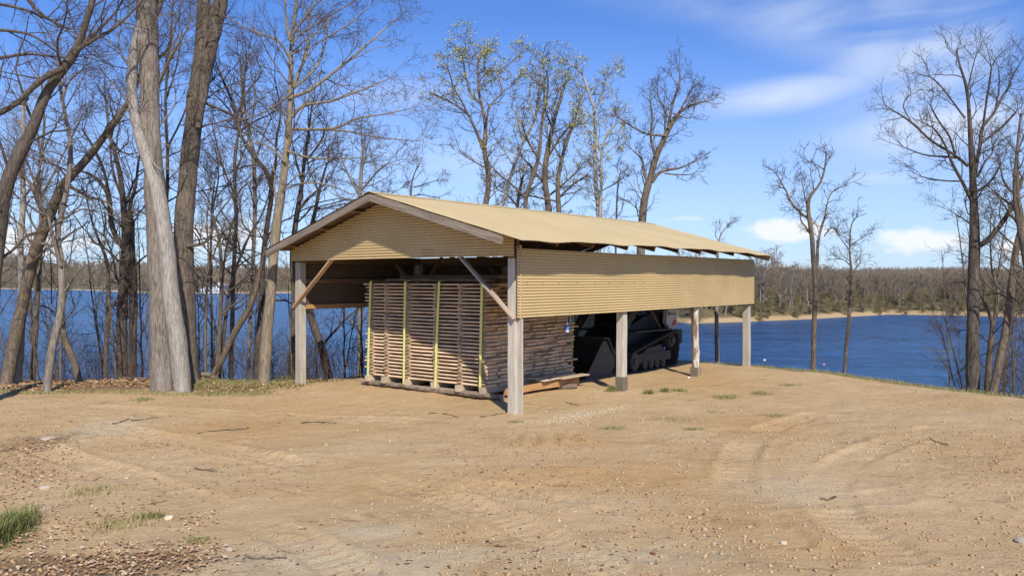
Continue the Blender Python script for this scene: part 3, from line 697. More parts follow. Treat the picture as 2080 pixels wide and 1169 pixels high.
tree('tree', 'background tree with dense reddish twigs right of the forking dark trunk', 25.,
     [[(470, 720, 10), (474, 560, 9), (480, 440, 8), (476, 330, 7), (492, 220, 5), (488, 120, 4)], [(478, 400, 5), (450, 330, 4), (430, 250, 3)], [(478, 350, 5), (505, 280, 4), (520, 190, 3)]],
     'bark_brown', 'twig_red', 2.3, .75, 36)

# --- behind the shed
tree('tree', 'leaning pale-budded tree at the left end of the cluster behind the shed roof', 34.,
     [[(990, 560, 13), (984, 430, 12), (994, 376, 12), (988, 331, 10), (982, 296, 10), (988, 267, 8), (986, 243, 7), (976, 208, 6), (971, 173, 5), (971, 113, 3)],
      [(981, 303, 8), (967, 267, 7), (950, 232, 6), (922, 212, 4), (894, 197, 4), (859, 180, 2)], [(950, 232, 5), (935, 200, 4), (922, 180, 4), (912, 145, 3), (901, 117, 2)], [(988, 250, 5), (995, 215, 4), (1020, 187, 4), (1013, 155, 3), (1030, 134, 3), (1066, 103, 2), (1076, 85, 2)],
      [(976, 208, 4), (955, 190, 4), (945, 150, 3), (940, 110, 2)], [(1020, 187, 3), (1045, 170, 2), (1060, 150, 2)], [(985, 340, 4), (950, 320, 3), (925, 300, 2)], [(974, 190, 3), (985, 150, 2), (980, 110, 2)], [(955, 150, 2), (945, 90, 2), (940, 70, 1.5)]],
     'bark_brown', 'twig_brown', 1.7, 1.5, 41, endf=.8, trim=.86, tw=(4, 3, 2), buds='bud_green', bare=.45, up=.10, fine=.9, budsize=.040, budfrac=1.3)
tree('tree', 'slim pale leaning tree, second from the left behind the shed roof', 36.,
     [[(1000, 560, 9), (1020, 420, 8), (1044, 338, 7), (1062, 289, 6), (1087, 246, 6), (1094, 190, 5), (1101, 120, 3)], [(1044, 338, 4), (1020, 300, 3), (1000, 270, 3)], [(1062, 289, 4), (1050, 240, 3), (1035, 190, 2)], [(1087, 246, 4), (1075, 200, 3), (1080, 150, 2)]],
     'bark_pale', 'twig_brown', 1.7, 1.1, 42, endf=.8, trim=.86, tw=(4, 3, 2), bare=.3, fine=.9)
tree('tree', 'multi-limbed brown tree left of centre in the cluster behind the shed', 35.,
     [[(1060, 560, 11), (1066, 425, 9), (1073, 383, 9), (1094, 324, 8), (1101, 243, 6), (1115, 173, 4), (1110, 140, 2)], [(1066, 400, 6), (1040, 375, 5), (1010, 350, 4), (985, 320, 2)], [(1094, 324, 5), (1070, 280, 4), (1055, 230, 3)], [(1100, 250, 4), (1125, 210, 3), (1140, 170, 2)]],
     'bark_brown', 'twig_red', 1.8, 1.2, 43, endf=.8, trim=.86, tw=(4, 3, 2), buds='bud_green', budfrac=.6, bare=.2, fine=.9, budsize=.040)
tree('tree', 'stout yellow-budded tree in the middle of the cluster behind the shed', 37.,
     [[(1120, 570, 16), (1115, 430, 14), (1106, 366, 12), (1111, 313, 11), (1122, 260, 8), (1136, 208, 6), (1150, 165, 4)], [(1112, 320, 7), (1145, 270, 5), (1175, 240, 3)], [(1110, 380, 6), (1080, 340, 5), (1050, 310, 3)], [(1112, 400, 6), (1160, 360, 4), (1190, 330, 3)], [(1122, 260, 5), (1105, 210, 4), (1110, 160, 2)]],
     'bark_brown', 'twig_brown', 1.8, 1.2, 44, endf=.8, trim=.86, tw=(4, 3, 2), buds='bud_green', budfrac=1.2, bare=.2, fine=.9, budsize=.040)
tree('tree', 'brown trunk with low spreading boughs right of the stout yellow-budded tree', 36.,
     [[(1140, 570, 12), (1136, 432, 11), (1132, 383, 9), (1143, 313, 8), (1164, 253, 5), (1180, 200, 3)], [(1136, 400, 6), (1170, 370, 5), (1205, 350, 3)], [(1143, 330, 5), (1120, 280, 4), (1125, 230, 3)], [(1136, 410, 5), (1090, 400, 4), (1050, 395, 2)]],
     'bark_brown', 'twig_red', 1.8, 1.2, 45, endf=.8, trim=.86, tw=(4, 3, 2), bare=.2, fine=.9)
tree('tree', 'straight double-stemmed yellow-budded tree at the right of the cluster', 34.,
     [[(1218, 570, 10), (1216, 439, 9), (1209, 348, 8), (1209, 267, 7), (1209, 222, 6), (1195, 190, 5), (1185, 148, 4), (1165, 132, 3), (1146, 127, 2)],
      [(1219, 440, 7), (1221, 383, 6), (1223, 295, 5), (1240, 265, 4), (1258, 245, 2)], [(1210, 222, 5), (1223, 190, 4), (1234, 155, 3), (1255, 145, 2)], [(1209, 280, 4), (1185, 250, 3), (1165, 215, 3)], [(1222, 320, 4), (1245, 300, 3), (1262, 285, 2)], [(1216, 390, 4), (1245, 375, 3), (1275, 355, 2)], [(1214, 400, 4), (1190, 385, 3), (1165, 370, 2)]],
     'bark_pale', 'twig_brown', 1.5, 1.3, 46, endf=.8, trim=.86, tw=(4, 3, 2), ntrunk=2, buds='bud_green', budfrac=1.2, bare=.35, fine=.9, budsize=.040)
tree('tree', 'gnarled bare tree with spreading arms alone behind the right half of the roof', 32.,
     [[(1300, 560, 18), (1304, 450, 17), (1311, 394, 15), (1320, 366, 14), (1329, 331, 13), (1339, 303, 12), (1357, 267, 11), (1367, 243, 9), (1381, 225, 7), (1409, 211, 5), (1444, 204, 2)],
      [(1357, 262, 7), (1367, 208, 6), (1381, 166, 5), (1378, 120, 2)], [(1325, 370, 9), (1343, 348, 8), (1381, 341, 5), (1413, 327, 3), (1432, 316, 2)], [(1350, 352, 4), (1385, 355, 3), (1420, 352, 1.5)],
      [(1317, 375, 8), (1308, 350, 7), (1304, 324, 5), (1285, 305, 3), (1272, 289, 2)], [(1331, 320, 7), (1322, 278, 6), (1325, 239, 5), (1318, 190, 3), (1310, 170, 2)], [(1352, 276, 7), (1330, 274, 6), (1311, 271, 5), (1272, 250, 4), (1241, 225, 2)],
      [(1350, 278, 5), (1350, 225, 4), (1335, 190, 3), (1345, 160, 2)], [(1381, 225, 4), (1400, 190, 3), (1420, 160, 2)], [(1367, 230, 4), (1395, 240, 3), (1410, 235, 2)], [(1381, 180, 3), (1360, 150, 2)], [(1400, 212, 3), (1425, 185, 2)]],
     'bark_brown', 'twig_dark', 1.45, 1.3, 47, endf=.8, trim=.86, tw=(4, 3, 2), bare=.55, up=.16, fine=.9)
tree('tree', 'broken twiggy snag just above the roof between the budded tree and the gnarled tree', 33.,
     [[(1250, 560, 4), (1252, 440, 4), (1255, 376, 3), (1262, 345, 2)]], 'bark_dark', 'twig_brown', 1.4, .8, 48, lv4=False)
tree('tree', 'low dark broken tree in the back of the cluster behind the shed', 38.,
     [[(1048, 560, 9), (1050, 440, 8), (1054, 390, 6), (1062, 360, 5)], [(1052, 420, 5), (1030, 395, 3), (1010, 385, 2)], [(1050, 400, 4), (1078, 385, 3), (1100, 370, 2)]], 'bark_dark', 'twig_brown', 2.0, 1.3, 49, bare=.3)
tree('tree', 'straight slim trunk seen under the siding between the last two posts', 24.5,
     [[(1457, 740, 10), (1456, 680, 9), (1455, 600, 8), (1458, 520, 5), (1462, 480, 3), (1475, 462, 2)]], 'bark_grey_brown', 'twig_grey', .9, .7, 50, bare=.75, lv4=False)

# --- right side
tree('tree', 'small lone bare tree with a forked crown on the grassy edge right of the shed', 22.6,
     [[(1652, 748, 11), (1654, 656, 10), (1656, 584, 10), (1652, 523, 10), (1649, 476, 10), (1643, 440, 9), (1641, 419, 8), (1644, 394, 7), (1660, 385, 5), (1675, 345, 4), (1678, 312, 2)],
      [(1656, 565, 8), (1660, 530, 8), (1662, 490, 7), (1674, 445, 6), (1694, 412, 4)], [(1644, 445, 6), (1625, 431, 6), (1603, 405, 6), (1594, 383, 4), (1569, 380, 2)], [(1594, 383, 4), (1580, 358, 3), (1572, 350, 2)],
      [(1650, 480, 6), (1636, 460, 5), (1626, 445, 4), (1628, 420, 3)], [(1675, 440, 4), (1684, 400, 3), (1700, 383, 3), (1720, 376, 2)], [(1675, 345, 3), (1650, 330, 2), (1625, 322, 1.5)], [(1641, 425, 4), (1634, 395, 3), (1630, 370, 2)], [(1674, 480, 3), (1690, 462, 3), (1705, 475, 2)], [(1603, 405, 3), (1615, 385, 2), (1608, 365, 1.5)]],
     'bark_brown', 'twig_dark', .95, 1., 61, endf=.8, trim=.86, bare=.62, up=.12, fine=1.0, tw=(4, 3, 1))
tree('tree', 'thin crooked sapling-like tree between the small lone tree and the big dark tree', 22.0,
     [[(1716, 752, 8), (1719, 700, 8), (1724, 656, 8), (1728, 584, 7), (1729, 548, 6), (1726, 512, 4), (1728, 462, 3), (1735, 444, 2)], [(1728, 560, 4), (1738, 545, 3), (1748, 533, 2)], [(1727, 510, 3), (1712, 490, 2), (1699, 472, 1.5)], [(1727, 500, 3), (1740, 490, 2), (1755, 480, 1.5)], [(1728, 540, 3), (1715, 528, 2), (1700, 525, 2)]],
     'bark_brown', 'twig_dark', .8, .6, 62, bare=.6, fine=1.0, tw=(4, 3, 1))
tree('tree', 'big dark spreading bare tree near the right edge', 18.6,
     [[(1976, 786, 27), (1976, 656, 25), (1979, 548, 23), (1979, 480, 20), (1977, 383, 15), (1973, 312, 11), (1969, 240, 8), (1964, 179, 6), (1950, 135, 4), (1942, 100, 2)],
      [(1978, 365, 11), (1984, 330, 10), (1991, 294, 9), (1996, 258, 8), (2020, 228, 6), (2043, 186, 5), (2079, 143, 3)], [(1996, 262, 6), (2004, 204, 5), (2014, 135, 4), (2010, 108, 2)], [(1994, 290, 7), (2020, 270, 6), (2043, 250, 6), (2079, 211, 4)],
      [(1966, 337, 8), (1935, 312, 7), (1892, 286, 6), (1853, 250, 5), (1820, 228, 4), (1806, 218, 3), (1798, 186, 2)], [(1940, 316, 6), (1928, 276, 5), (1903, 240, 4), (1885, 204, 3), (1880, 190, 2)],
      [(1945, 320, 6), (1915, 318, 5), (1881, 315, 4), (1845, 303, 3), (1813, 290, 2)], [(1972, 405, 9), (1955, 370, 8), (1935, 333, 7), (1915, 285, 5), (1890, 255, 4), (1865, 240, 3)],
      [(1960, 240, 5), (1928, 197, 4), (1907, 171, 4), (1885, 155, 3), (1865, 165, 2)], [(1950, 368, 4), (1920, 367, 4), (1885, 362, 3), (1853, 352, 2)], [(1964, 190, 4), (1975, 140, 3), (1985, 105, 2)],
      [(1984, 500, 14), (2003, 490, 14), (2019, 474, 13), (2040, 446, 12), (2058, 415, 12), (2072, 373, 11), (2090, 330, 9)], [(1983, 390, 5), (2010, 370, 5), (2030, 340, 4), (2045, 320, 3)], [(1985, 360, 7), (2000, 330, 5), (2025, 300, 3)],
      [(1853, 250, 3), (1835, 215, 3), (1850, 185, 2)], [(1972, 455, 5), (1950, 440, 3), (1925, 425, 2)], [(2020, 228, 4), (2030, 170, 3), (2025, 115, 2)], [(2043, 190, 4), (2060, 150, 3), (2085, 110, 2)]],
     'bark_dark', 'twig_dark', 1.25, 1.2, 63, endf=.8, trim=.86, tw=(4, 3, 2), bare=.5, up=.14, fine=.95)
tree('tree', 'leaning tree near the right edge, its long trunk curving up out of view', 18.0,
     [[(2017, 792, 17), (2033, 720, 16), (2048, 638, 15), (2055, 584, 14), (2062, 512, 13), (2076, 458, 13), (2068, 400, 9), (2066, 312, 6), (2074, 230, 4)], [(2064, 500, 6), (2040, 480, 4), (2010, 450, 3)], [(2076, 458, 6), (2055, 440, 4), (2030, 400, 3)], [(2066, 400, 5), (2040, 370, 4), (2030, 330, 2)]],
     'bark_brown', 'twig_dark', 1.5, 1.1, 64, bare=.35)
tree('tree', 'slim trunk between the big dark tree and the leaning tree at the right edge', 18.9,
     [[(2006, 788, 13), (2009, 730, 12), (2013, 692, 11), (2016, 656, 9), (2003, 620, 6), (1990, 590, 5), (1984, 550, 4), (1978, 500, 3)], [(2016, 665, 6), (2028, 602, 5), (2015, 550, 4), (2012, 512, 3), (2012, 440, 2)], [(2012, 700, 3), (1985, 675, 2), (1950, 670, 1.5)]],
     'bark_brown', 'twig_red', 1.3, 1.0, 65, bare=.3)
tree('tree', 'dark trunk cut off by the right edge of the view', 17.4, [[(2110, 800, 18), (2100, 640, 17), (2090, 560, 15), (2078, 500, 12), (2066, 440, 9), (2060, 380, 7), (2066, 300, 5)], [(2090, 600, 6), (2060, 560, 4), (2035, 540, 3)]], 'bark_dark', 'twig_dark', 1.5, 1.1, 66)
tree('sapling', 'spindly dark stem on the grassy edge at the far right', 17.3, [[(2059, 797, 5), (2059, 740, 4), (2057, 700, 3), (2060, 650, 2)]], 'bark_dark', 'twig_red', .9, 1.2, 67, cat='sapling', bare=.2, lv4=False)

# --- saplings of the undergrowth: prototypes and their copies
def sap_proto(seed, h, lean, twig):
    rg = np.random.default_rng(seed)
    n = 12; t = np.linspace(0, 1, n)
    P = np.stack([lean * h * t**1.4 + rg.normal(0, .03, n).cumsum()*.5, rg.normal(0, .03, n).cumsum()*.5, h * t], 1); P[0] = (0, 0, -.25)
    r = .022 * (h / 4) * (1 - .8 * t) + .005
    a = spawn(P[None], r[None], 13, .18, .95, .7, .55, .22, 6, .005, rg); b = spawn(a[0], a[1], 4, .15, a[2]*.5, .7, .6, .15, 4, .0042, rg); c = spawn(b[0], b[1], 3, .2, np.maximum(b[2]*.5, .12), .7, .8, .1, 3, .0036, rg)
    V, Fc = tubes(P[None], r[None], 6); m1 = mesh_from('stem', V, Fc, 'twig_grey' if seed % 2 else 'bark_brown', smooth=True)
    V, Fc = join([tubes(a[0], a[1], 4), tubes(b[0], b[1], 3), tubes(c[0], c[1], 3)]); m2 = mesh_from('twigs', V, Fc, twig)
    return m1, m2
protos = [sap_proto(s, h, l, tw) for s, h, l, tw in ((1, 3.2, .05, 'twig_red'), (2, 4.5, -.12, 'twig_red'), (3, 2.4, .2, 'twig_red'), (4, 5.5, .10, 'twig_brown'), (5, 1.8, -.1, 'twig_red'), (6, 3.8, -.28, 'twig_grey'))]
def place_sap(x, y, k, rz, sc, label, group):
    o = thing('sapling', label, 'sapling', group, (x, y, hz1(x, y)), rz); o.scale = (sc, sc, sc)
    link('stem', protos[k][0], o); link('twigs', protos[k][1], o)
rs = random.Random(5)
for i in range(46):
    px = rs.uniform(-30, 760); Y = rs.uniform(18.2, 24) if px < 600 else rs.uniform(20.5, 26)
    x = (px - CX) / F * Y; d = float(sdist(np.array([x]), np.array([Y]))[0])
    if d < -1.4: continue
    if px > 620 and d < .5: continue
    place_sap(x, Y, rs.randrange(6), rs.uniform(0, 6.28), rs.uniform(.55, 1.15), 'thin bare sapling in the undergrowth along the left bank', 'saplings of the undergrowth along the left bank')
for i in range(22):
    px = rs.uniform(1930, 2110); Y = rs.uniform(18.5, 24); x = (px - CX) / F * Y
    if float(sdist(np.array([x]), np.array([Y]))[0]) < .3: continue
    place_sap(x, Y, rs.randrange(6), rs.uniform(0, 6.28), rs.uniform(.6, 1.05), 'thin reddish sapling below the right bank', 'saplings below the right bank')

# --- trees on the opposite shores
def far_proto(seed, h, spread, twig, dens=1., shrub=False):
    rg = np.random.default_rng(seed); n = 9; t = np.linspace(0, 1, n)
    parts = []
    stems = 3 if shrub else 1
    Pl, Rl = [], []
    for s in range(stems):
        P = np.stack([rg.normal(0, .25, n).cumsum() + (rg.normal(0, 1.2) * t if shrub else 0), rg.normal(0, .25, n).cumsum(), h * .92 * t], 1); P[0] = (0, 0, -.6)
        r = (.20 if not shrub else .08) * (h / 14) * (1 - .8 * t) + .04
        Pl.append(P); Rl.append(r)
    P = np.array(Pl); r = np.array(Rl)
    a = spawn(P, r, int(14 * dens), .10 if shrub else .22, h * spread, .75, .5, .22, 6, .055, rg)
    b = spawn(a[0], a[1], 6, .15, a[2]*.5, .7, .6, .15, 4, .045, rg)
    c = spawn(b[0], b[1], 4, .1, np.maximum(b[2]*.55, .8), .7, .8, .12, 3, .036, rg)
    V, Fc = join([tubes(P, r, 5), tubes(a[0], a[1], 4), tubes(b[0], b[1], 3), tubes(c[0], c[1], 3)])
    me = mesh_from('far_tree', V, Fc, mats=['bark_pale' if seed % 3 == 0 else 'bark_grey_brown', twig], mi=(np.arange(len(Fc)) >= len(tubes(P, r, 5)[1]) + 60).astype(int))
    return me
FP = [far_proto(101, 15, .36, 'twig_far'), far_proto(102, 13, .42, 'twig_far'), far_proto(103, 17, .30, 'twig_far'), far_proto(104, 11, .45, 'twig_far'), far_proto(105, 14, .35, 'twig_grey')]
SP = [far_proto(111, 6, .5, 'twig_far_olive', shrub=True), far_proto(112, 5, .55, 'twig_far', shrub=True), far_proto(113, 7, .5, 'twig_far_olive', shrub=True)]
q, Xb, Yb, Zb = pen
def on_pen(px, t):
    i = int(np.clip(np.searchsorted(q, px), 1, len(q)-1)); j = t * (Xb.shape[0]-1); j0 = int(j); f = j - j0; j1 = min(j0+1, Xb.shape[0]-1)
    return [float(A[j0, i]*(1-f) + A[j1, i]*f) for A in (Xb, Yb, Zb)]
rs = random.Random(9)
for i in range(225):
    px = rs.uniform(1330, 2150); t = rs.uniform(.06, .95) ** 1.0
    x, y, z = on_pen(px, t); big = 1.25 if px < 1640 and rs.random() < .45 else 1.
    o = link('far_tree', FP[rs.randrange(5)], None, None, label='bare tree in the wood on the opposite shore', category='tree', group='bare trees on the opposite shore')
    o.location = (x, y, z); s = rs.uniform(.62, .98) * big * (.8 if px > 1700 else 1); o.scale = (s, s, s); o.rotation_euler = (0, 0, rs.uniform(0, 6.28))
for i in range(230):
    px = rs.uniform(1320, 2150); t = rs.uniform(.03, .5)**1.3; x, y, z = on_pen(px, t)
    o = link('far_shrub', SP[rs.randrange(3)], None, None, label='bushy shrub on the opposite shore', category='shrub', group='shrubs on the opposite shore')
    o.location = (x, y, z); s = rs.uniform(.45, .95) * (.55 + .9 * t); o.scale = (s * 1.2, s * 1.2, s); o.rotation_euler = (0, 0, rs.uniform(0, 6.28))
def back_woods():
    rg = np.random.default_rng(78); n = 1500; pts = np.array([on_pen(rg.uniform(1300, 2200), rg.uniform(.30, 1.)) for _ in range(n)]); x, y, z = pts.T; h = rg.uniform(7, 11.5, n)
    P = np.stack([np.stack([x, y, z - 1], 1), np.stack([x, y, z + h], 1)], 1)
    a = spawn(P, np.full((n, 2), .12), 16, .06, h * .42, .7, .6, .25, 4, .07, rg); b = spawn(a[0], a[1], 5, .1, a[2]*.55, .7, .8, .2, 3, .05, rg)
    V, Fc = join([tubes(P, np.stack([np.full(n, .16), np.full(n, .06)], 1), 3), tubes(a[0], a[1], 3), tubes(b[0], b[1], 3)])
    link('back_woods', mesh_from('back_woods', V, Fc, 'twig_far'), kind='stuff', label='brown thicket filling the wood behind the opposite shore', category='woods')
back_woods()
# far woods on the hills: reads as one mass
def far_woods():
    q, X, Y, Z = hillsA; rg = np.random.default_rng(77); n = 15000
    i = rg.uniform(0, X.shape[1]-1.01, n); j = rg.uniform(.02, 1, n)**.8 * (X.shape[0]*.82); i0 = i.astype(int); j0 = j.astype(int); fi = i-i0; fj = j-j0
    L = lambda A: (A[j0, i0]*(1-fi)+A[j0, i0+1]*fi)*(1-fj) + (A[j0+1, i0]*(1-fi)+A[j0+1, i0+1]*fi)*fj
    x, y, z = L(X), L(Y), L(Z)
    pxx = x / y * F + CX
    field = (vnoise(x, y, .006, 50) > .10) & (pxx < 300) ; keep = (~field) & (z > LAKE + 1.6) & (rg.random(n) < np.clip((j / 33. - .02) * 6, .12, 1)) & (pxx > -250) & (pxx < 2350)
    x, y, z = x[keep], y[keep], z[keep]; n = len(x)
    h = rg.uniform(8, 15, n)
    P = np.stack([np.stack([x, y, z - 1], 1), np.stack([x, y, z + h], 1)], 1)
    parts = [tubes(P, np.stack([np.full(n, .28), np.full(n, .1)], 1), 3)]
    a = spawn(P, np.full((n, 2), .3), 12, .2, h * .42, .62, .6, .2, 3, .24, rg); a[1][:, -1] *= .35
    parts.append(tubes(a[0], a[1], 3))
    b = spawn(a[0], a[1], 2, .2, a[2]*.6, .7, .8, .2, 2, .22, rg); parts.append(tubes(b[0], b[1], 3))
    V, Fc = join(parts)
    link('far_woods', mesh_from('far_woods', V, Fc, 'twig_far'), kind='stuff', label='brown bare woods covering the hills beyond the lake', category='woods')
far_woods()
def lakehouse(px, py, w, label, wing=True):
    Y = shoreY(py) + 10; x = (px - CX) / F * Y; z = LAKE + .9
    t = thing('lake_house', label, 'house', None, (x, Y, z), .12)
    def block(x0, x1, y0, y1, h, rh):
        m = MB(); m.box(x0, x1, y0, y1, 0, h); m.prism([(x0, h), (x1, h), ((x0+x1)/2, h+rh)], y0, y1); m.build('wall', 'house_white', t)
        r = MB(); e = .5; cx = (x0+x1)/2
        r.prism([(x0-e, h-.25), (cx, h+rh+.05), (x1+e, h-.25), (x1+e, h+.1), (cx, h+rh+.4), (x0-e, h+.1)], y0-.4, y1+.4); r.build('roof', 'house_roof', t)
        k = int((x1-x0) / 2.2)
        for lev in range(max(1, int(h // 3))):
            for i in range(k):
                wx = x0 + (i+.5) * (x1-x0)/k; wb = MB(); wb.box(wx-.6, wx+.6, y0-.08, y0+.05, .9+lev*3, 2.4+lev*3); fr = wb.build('window', 'house_window', t)
                f2 = MB(); f2.box(wx-.72, wx+.72, y0-.12, y0-.02, .78+lev*3, .9+lev*3); f2.build('sill', 'house_white', fr)
    block(-w*.5, w*.18, 0, 8, 3.2, 2.2)
    if wing: block(w*.18+.05, w*.5, 1, 9, 6.3, 2.4)
lakehouse(430, 597.5, 17, 'white two-storey house on the far shore right of the paired trunks')

# ------------------------------------------------------------------ the shed
SH = thing('timber_shed', 'open timber shed with tan corrugated siding and roof on posts', 'shed', None, (P1[0], P1[1], 0), SHROT)
MS = Matrix.Translation((P1[0], P1[1], 0)) @ Matrix.Rotation(SHROT, 4, 'Z')
def su(u, v): p = uv(u, v); return p
WID = 6.08; RV = 3.05; RZ = 4.07; EZR = 3.03; EZL = 3.035; VR = -.66; VL = 6.46; U0 = -.64; U1 = 10.62
def roofz(v): return np.where(v < RV, EZR + (v - VR) / (RV - VR) * (RZ - EZR), EZL + (VL - v) / (VL - RV) * (RZ - EZL))
posts_u = [0, 3.70, 7.26, 10.5]
def gz(u, v): p = uv(u, v); return hz1(p[0], p[1])
for v, side in ((0, -1), (WID, 1)):
    for k, u in enumerate(posts_u):
        zg = gz(u, v) - .25
        lab = None
        if side < 0 and k == 2:
            # peeled trunk post: rough, half bark, slightly waisted
            rg = np.random.default_rng(3); n, s = 26, 16; a = np.arange(s)*2*pi/s; Vv = []
            for i, z in enumerate(np.linspace(zg, 2.75, n)):
                rr = .088 + .012 * np.sin(a*3 + z*2) + rg.normal(0, .004, s) + .01*np.cos(a*4)
                Vv += [(z - zg, rr[j]*cos(a[j]) + .012*sin(z*3), rr[j]*sin(a[j])) for j in range(s)]
            Fl = [tuple(f) for f in grid_faces(n, s, wrap=True)] + [tuple(range(s)), tuple(range((n-1)*s, n*s))[::-1]]
            M, L = frame((u, v, zg), (u, v, 2.75))
            m, qq, bb = newmat('peeled_bark_post'); o_ = objcoord(qq)
            f_ = qq.noise(qq.mapp(o_, sc=(2.5, 14, 14)), 1.2, 6, .7, .6)
            qq.put(bb.inputs['Base Color'], qq.mix(qq.ramp(f_, .46, .56), (.58, .52, .44), (.20, .125, .08))); bb.inputs['Roughness'].default_value = .9
            qq.put(bb.inputs['Normal'], qq.bump(f_, .8, .02))
            link('post', mesh_from('post', Vv, Fl, 'peeled_bark_post', smooth=True), SH, M, label='rough post with patches of peeling bark')
        else:
            beam('post', (u, v, zg), (u, v, 2.76), .17, .17, 'weathered_post_wood', SH, jit=.002)
        if side < 0 and k == 1:
            beam('post_sleeve', (u, v, zg), (u, v, gz(u, v) + .30), .195, .195, 'post_sleeve', SH)
        if side < 0 and k == 2:
            beam('post_sleeve', (u, v, zg), (u, v, gz(u, v) + .22), .21, .19, 'post_sleeve', SH)
# trim boards at the near corner
beam('trim_board', (.0, -.107, gz(0, 0) - .2), (.0, -.107, 1.70), .035, .165, 'weathered_post_wood', SH)
beam('trim_board', (-.02, -.108, 1.703), (-.02, -.108, 2.99), .038, .12, 'fresh_brace_wood', SH)
# headers and girts
for v, s in ((0, -1), (WID, 1)):
    beam('eave_beam', (-.08, v, 2.845), (10.6, v, 2.845), .16, .165, 'rafter_wood', SH)
    y = v + s * .105
    beam('girt', (.09, y, 1.765), (10.58, y, 1.765), .036, .10, 'orange_girt_wood' if s > 0 else 'pink_brace_wood', SH)
    beam('girt', (.09, y, 2.35), (10.58, y, 2.35), .036, .10, 'rafter_wood', SH)
beam('header_beam', (-.115, -.05, 2.90), (-.115, WID + .05, 2.90), .05, .16, 'rafter_wood', SH)
beam('header_beam', (10.62, -.05, 2.86), (10.62, WID + .05, 2.86), .05, .14, 'rafter_wood', SH)
for k, u in enumerate(posts_u[1:3]): beam('tie_beam', (u, .0, 2.86), (u, WID, 2.86), .05, .13, 'rafter_wood', SH)
# braces
beam('knee_brace', (-.106, 6.17, 1.76), (-.106, 4.86, 2.815), .038, .115, 'fresh_brace_wood', SH, up=(1, 0, 0)).matrix_local
beam('knee_brace', (-.106, -.10, 1.69), (-.106, 1.19, 2.815), .038, .115, 'pink_brace_wood', SH, up=(1, 0, 0))
for v in (.0, WID):
    for u in posts_u[1:3]:
        for d in (-1, 1): beam('knee_brace', (u + d*.1, v, 2.05), (u + d*.75, v, 2.76), .09, .09, 'rafter_wood', SH)
for u in posts_u[1:3]:
    beam('knee_brace', (u, WID - .1, 2.1), (u, WID - .85, 2.93), .09, .09, 'rafter_wood', SH); beam('knee_brace', (u, .1, 2.1), (u, .85, 2.93), .09, .09, 'rafter_wood', SH)
# rafters, ridge, purlins
def slope_pt(u, v, dz): return (u, v, float(roofz(np.array(v))) + dz)
for u in (.02, 1.22, 2.45, 3.80, 5.0, 6.15, 7.36, 8.3, 9.4, 10.5):
    for va in (-.08, WID + .08):
        e = .05 if va < 0 else -.05
        beam('rafter', slope_pt(u, va, -.125), slope_pt(u, RV - e, -.125), .07, .12, 'rafter_wood', SH)
beam('ridge_board', (-.60, RV, RZ - .135), (10.6, RV, RZ - .135), .04, .16, 'rafter_wood', SH)
for v in (.45, 1.35, 2.25, 3.9, 4.95, 6.05):
    M, L = frame(slope_pt(-.60, v, -.045), slope_pt(10.6, v, -.045))
    dz = (RZ-EZR)/(RV-VR) if v < RV else -(RZ-EZL)/(VL-RV)
    _bs[0] += 1
    link('purlin', beam_mesh(L, .11, .04, name='purlin', mat='rafter_wood', seed=_bs[0]), SH, M @ Matrix.Rotation(math.atan(dz), 4, 'X'))
# fascia on the front and back rakes
for u, mt in ((U0 - .01, 'grey_fascia_wood'), (10.63, 'grey_fascia_wood')):
    beam('fascia_board', slope_pt(u, RV, -.095), slope_pt(u, -.26 if u < 0 else -.6, -.095), .038, .145, mt, SH)
    beam('fascia_board', slope_pt(u, RV + .002, -.095), slope_pt(u, VL - .04, -.095), .038, .145, mt, SH)

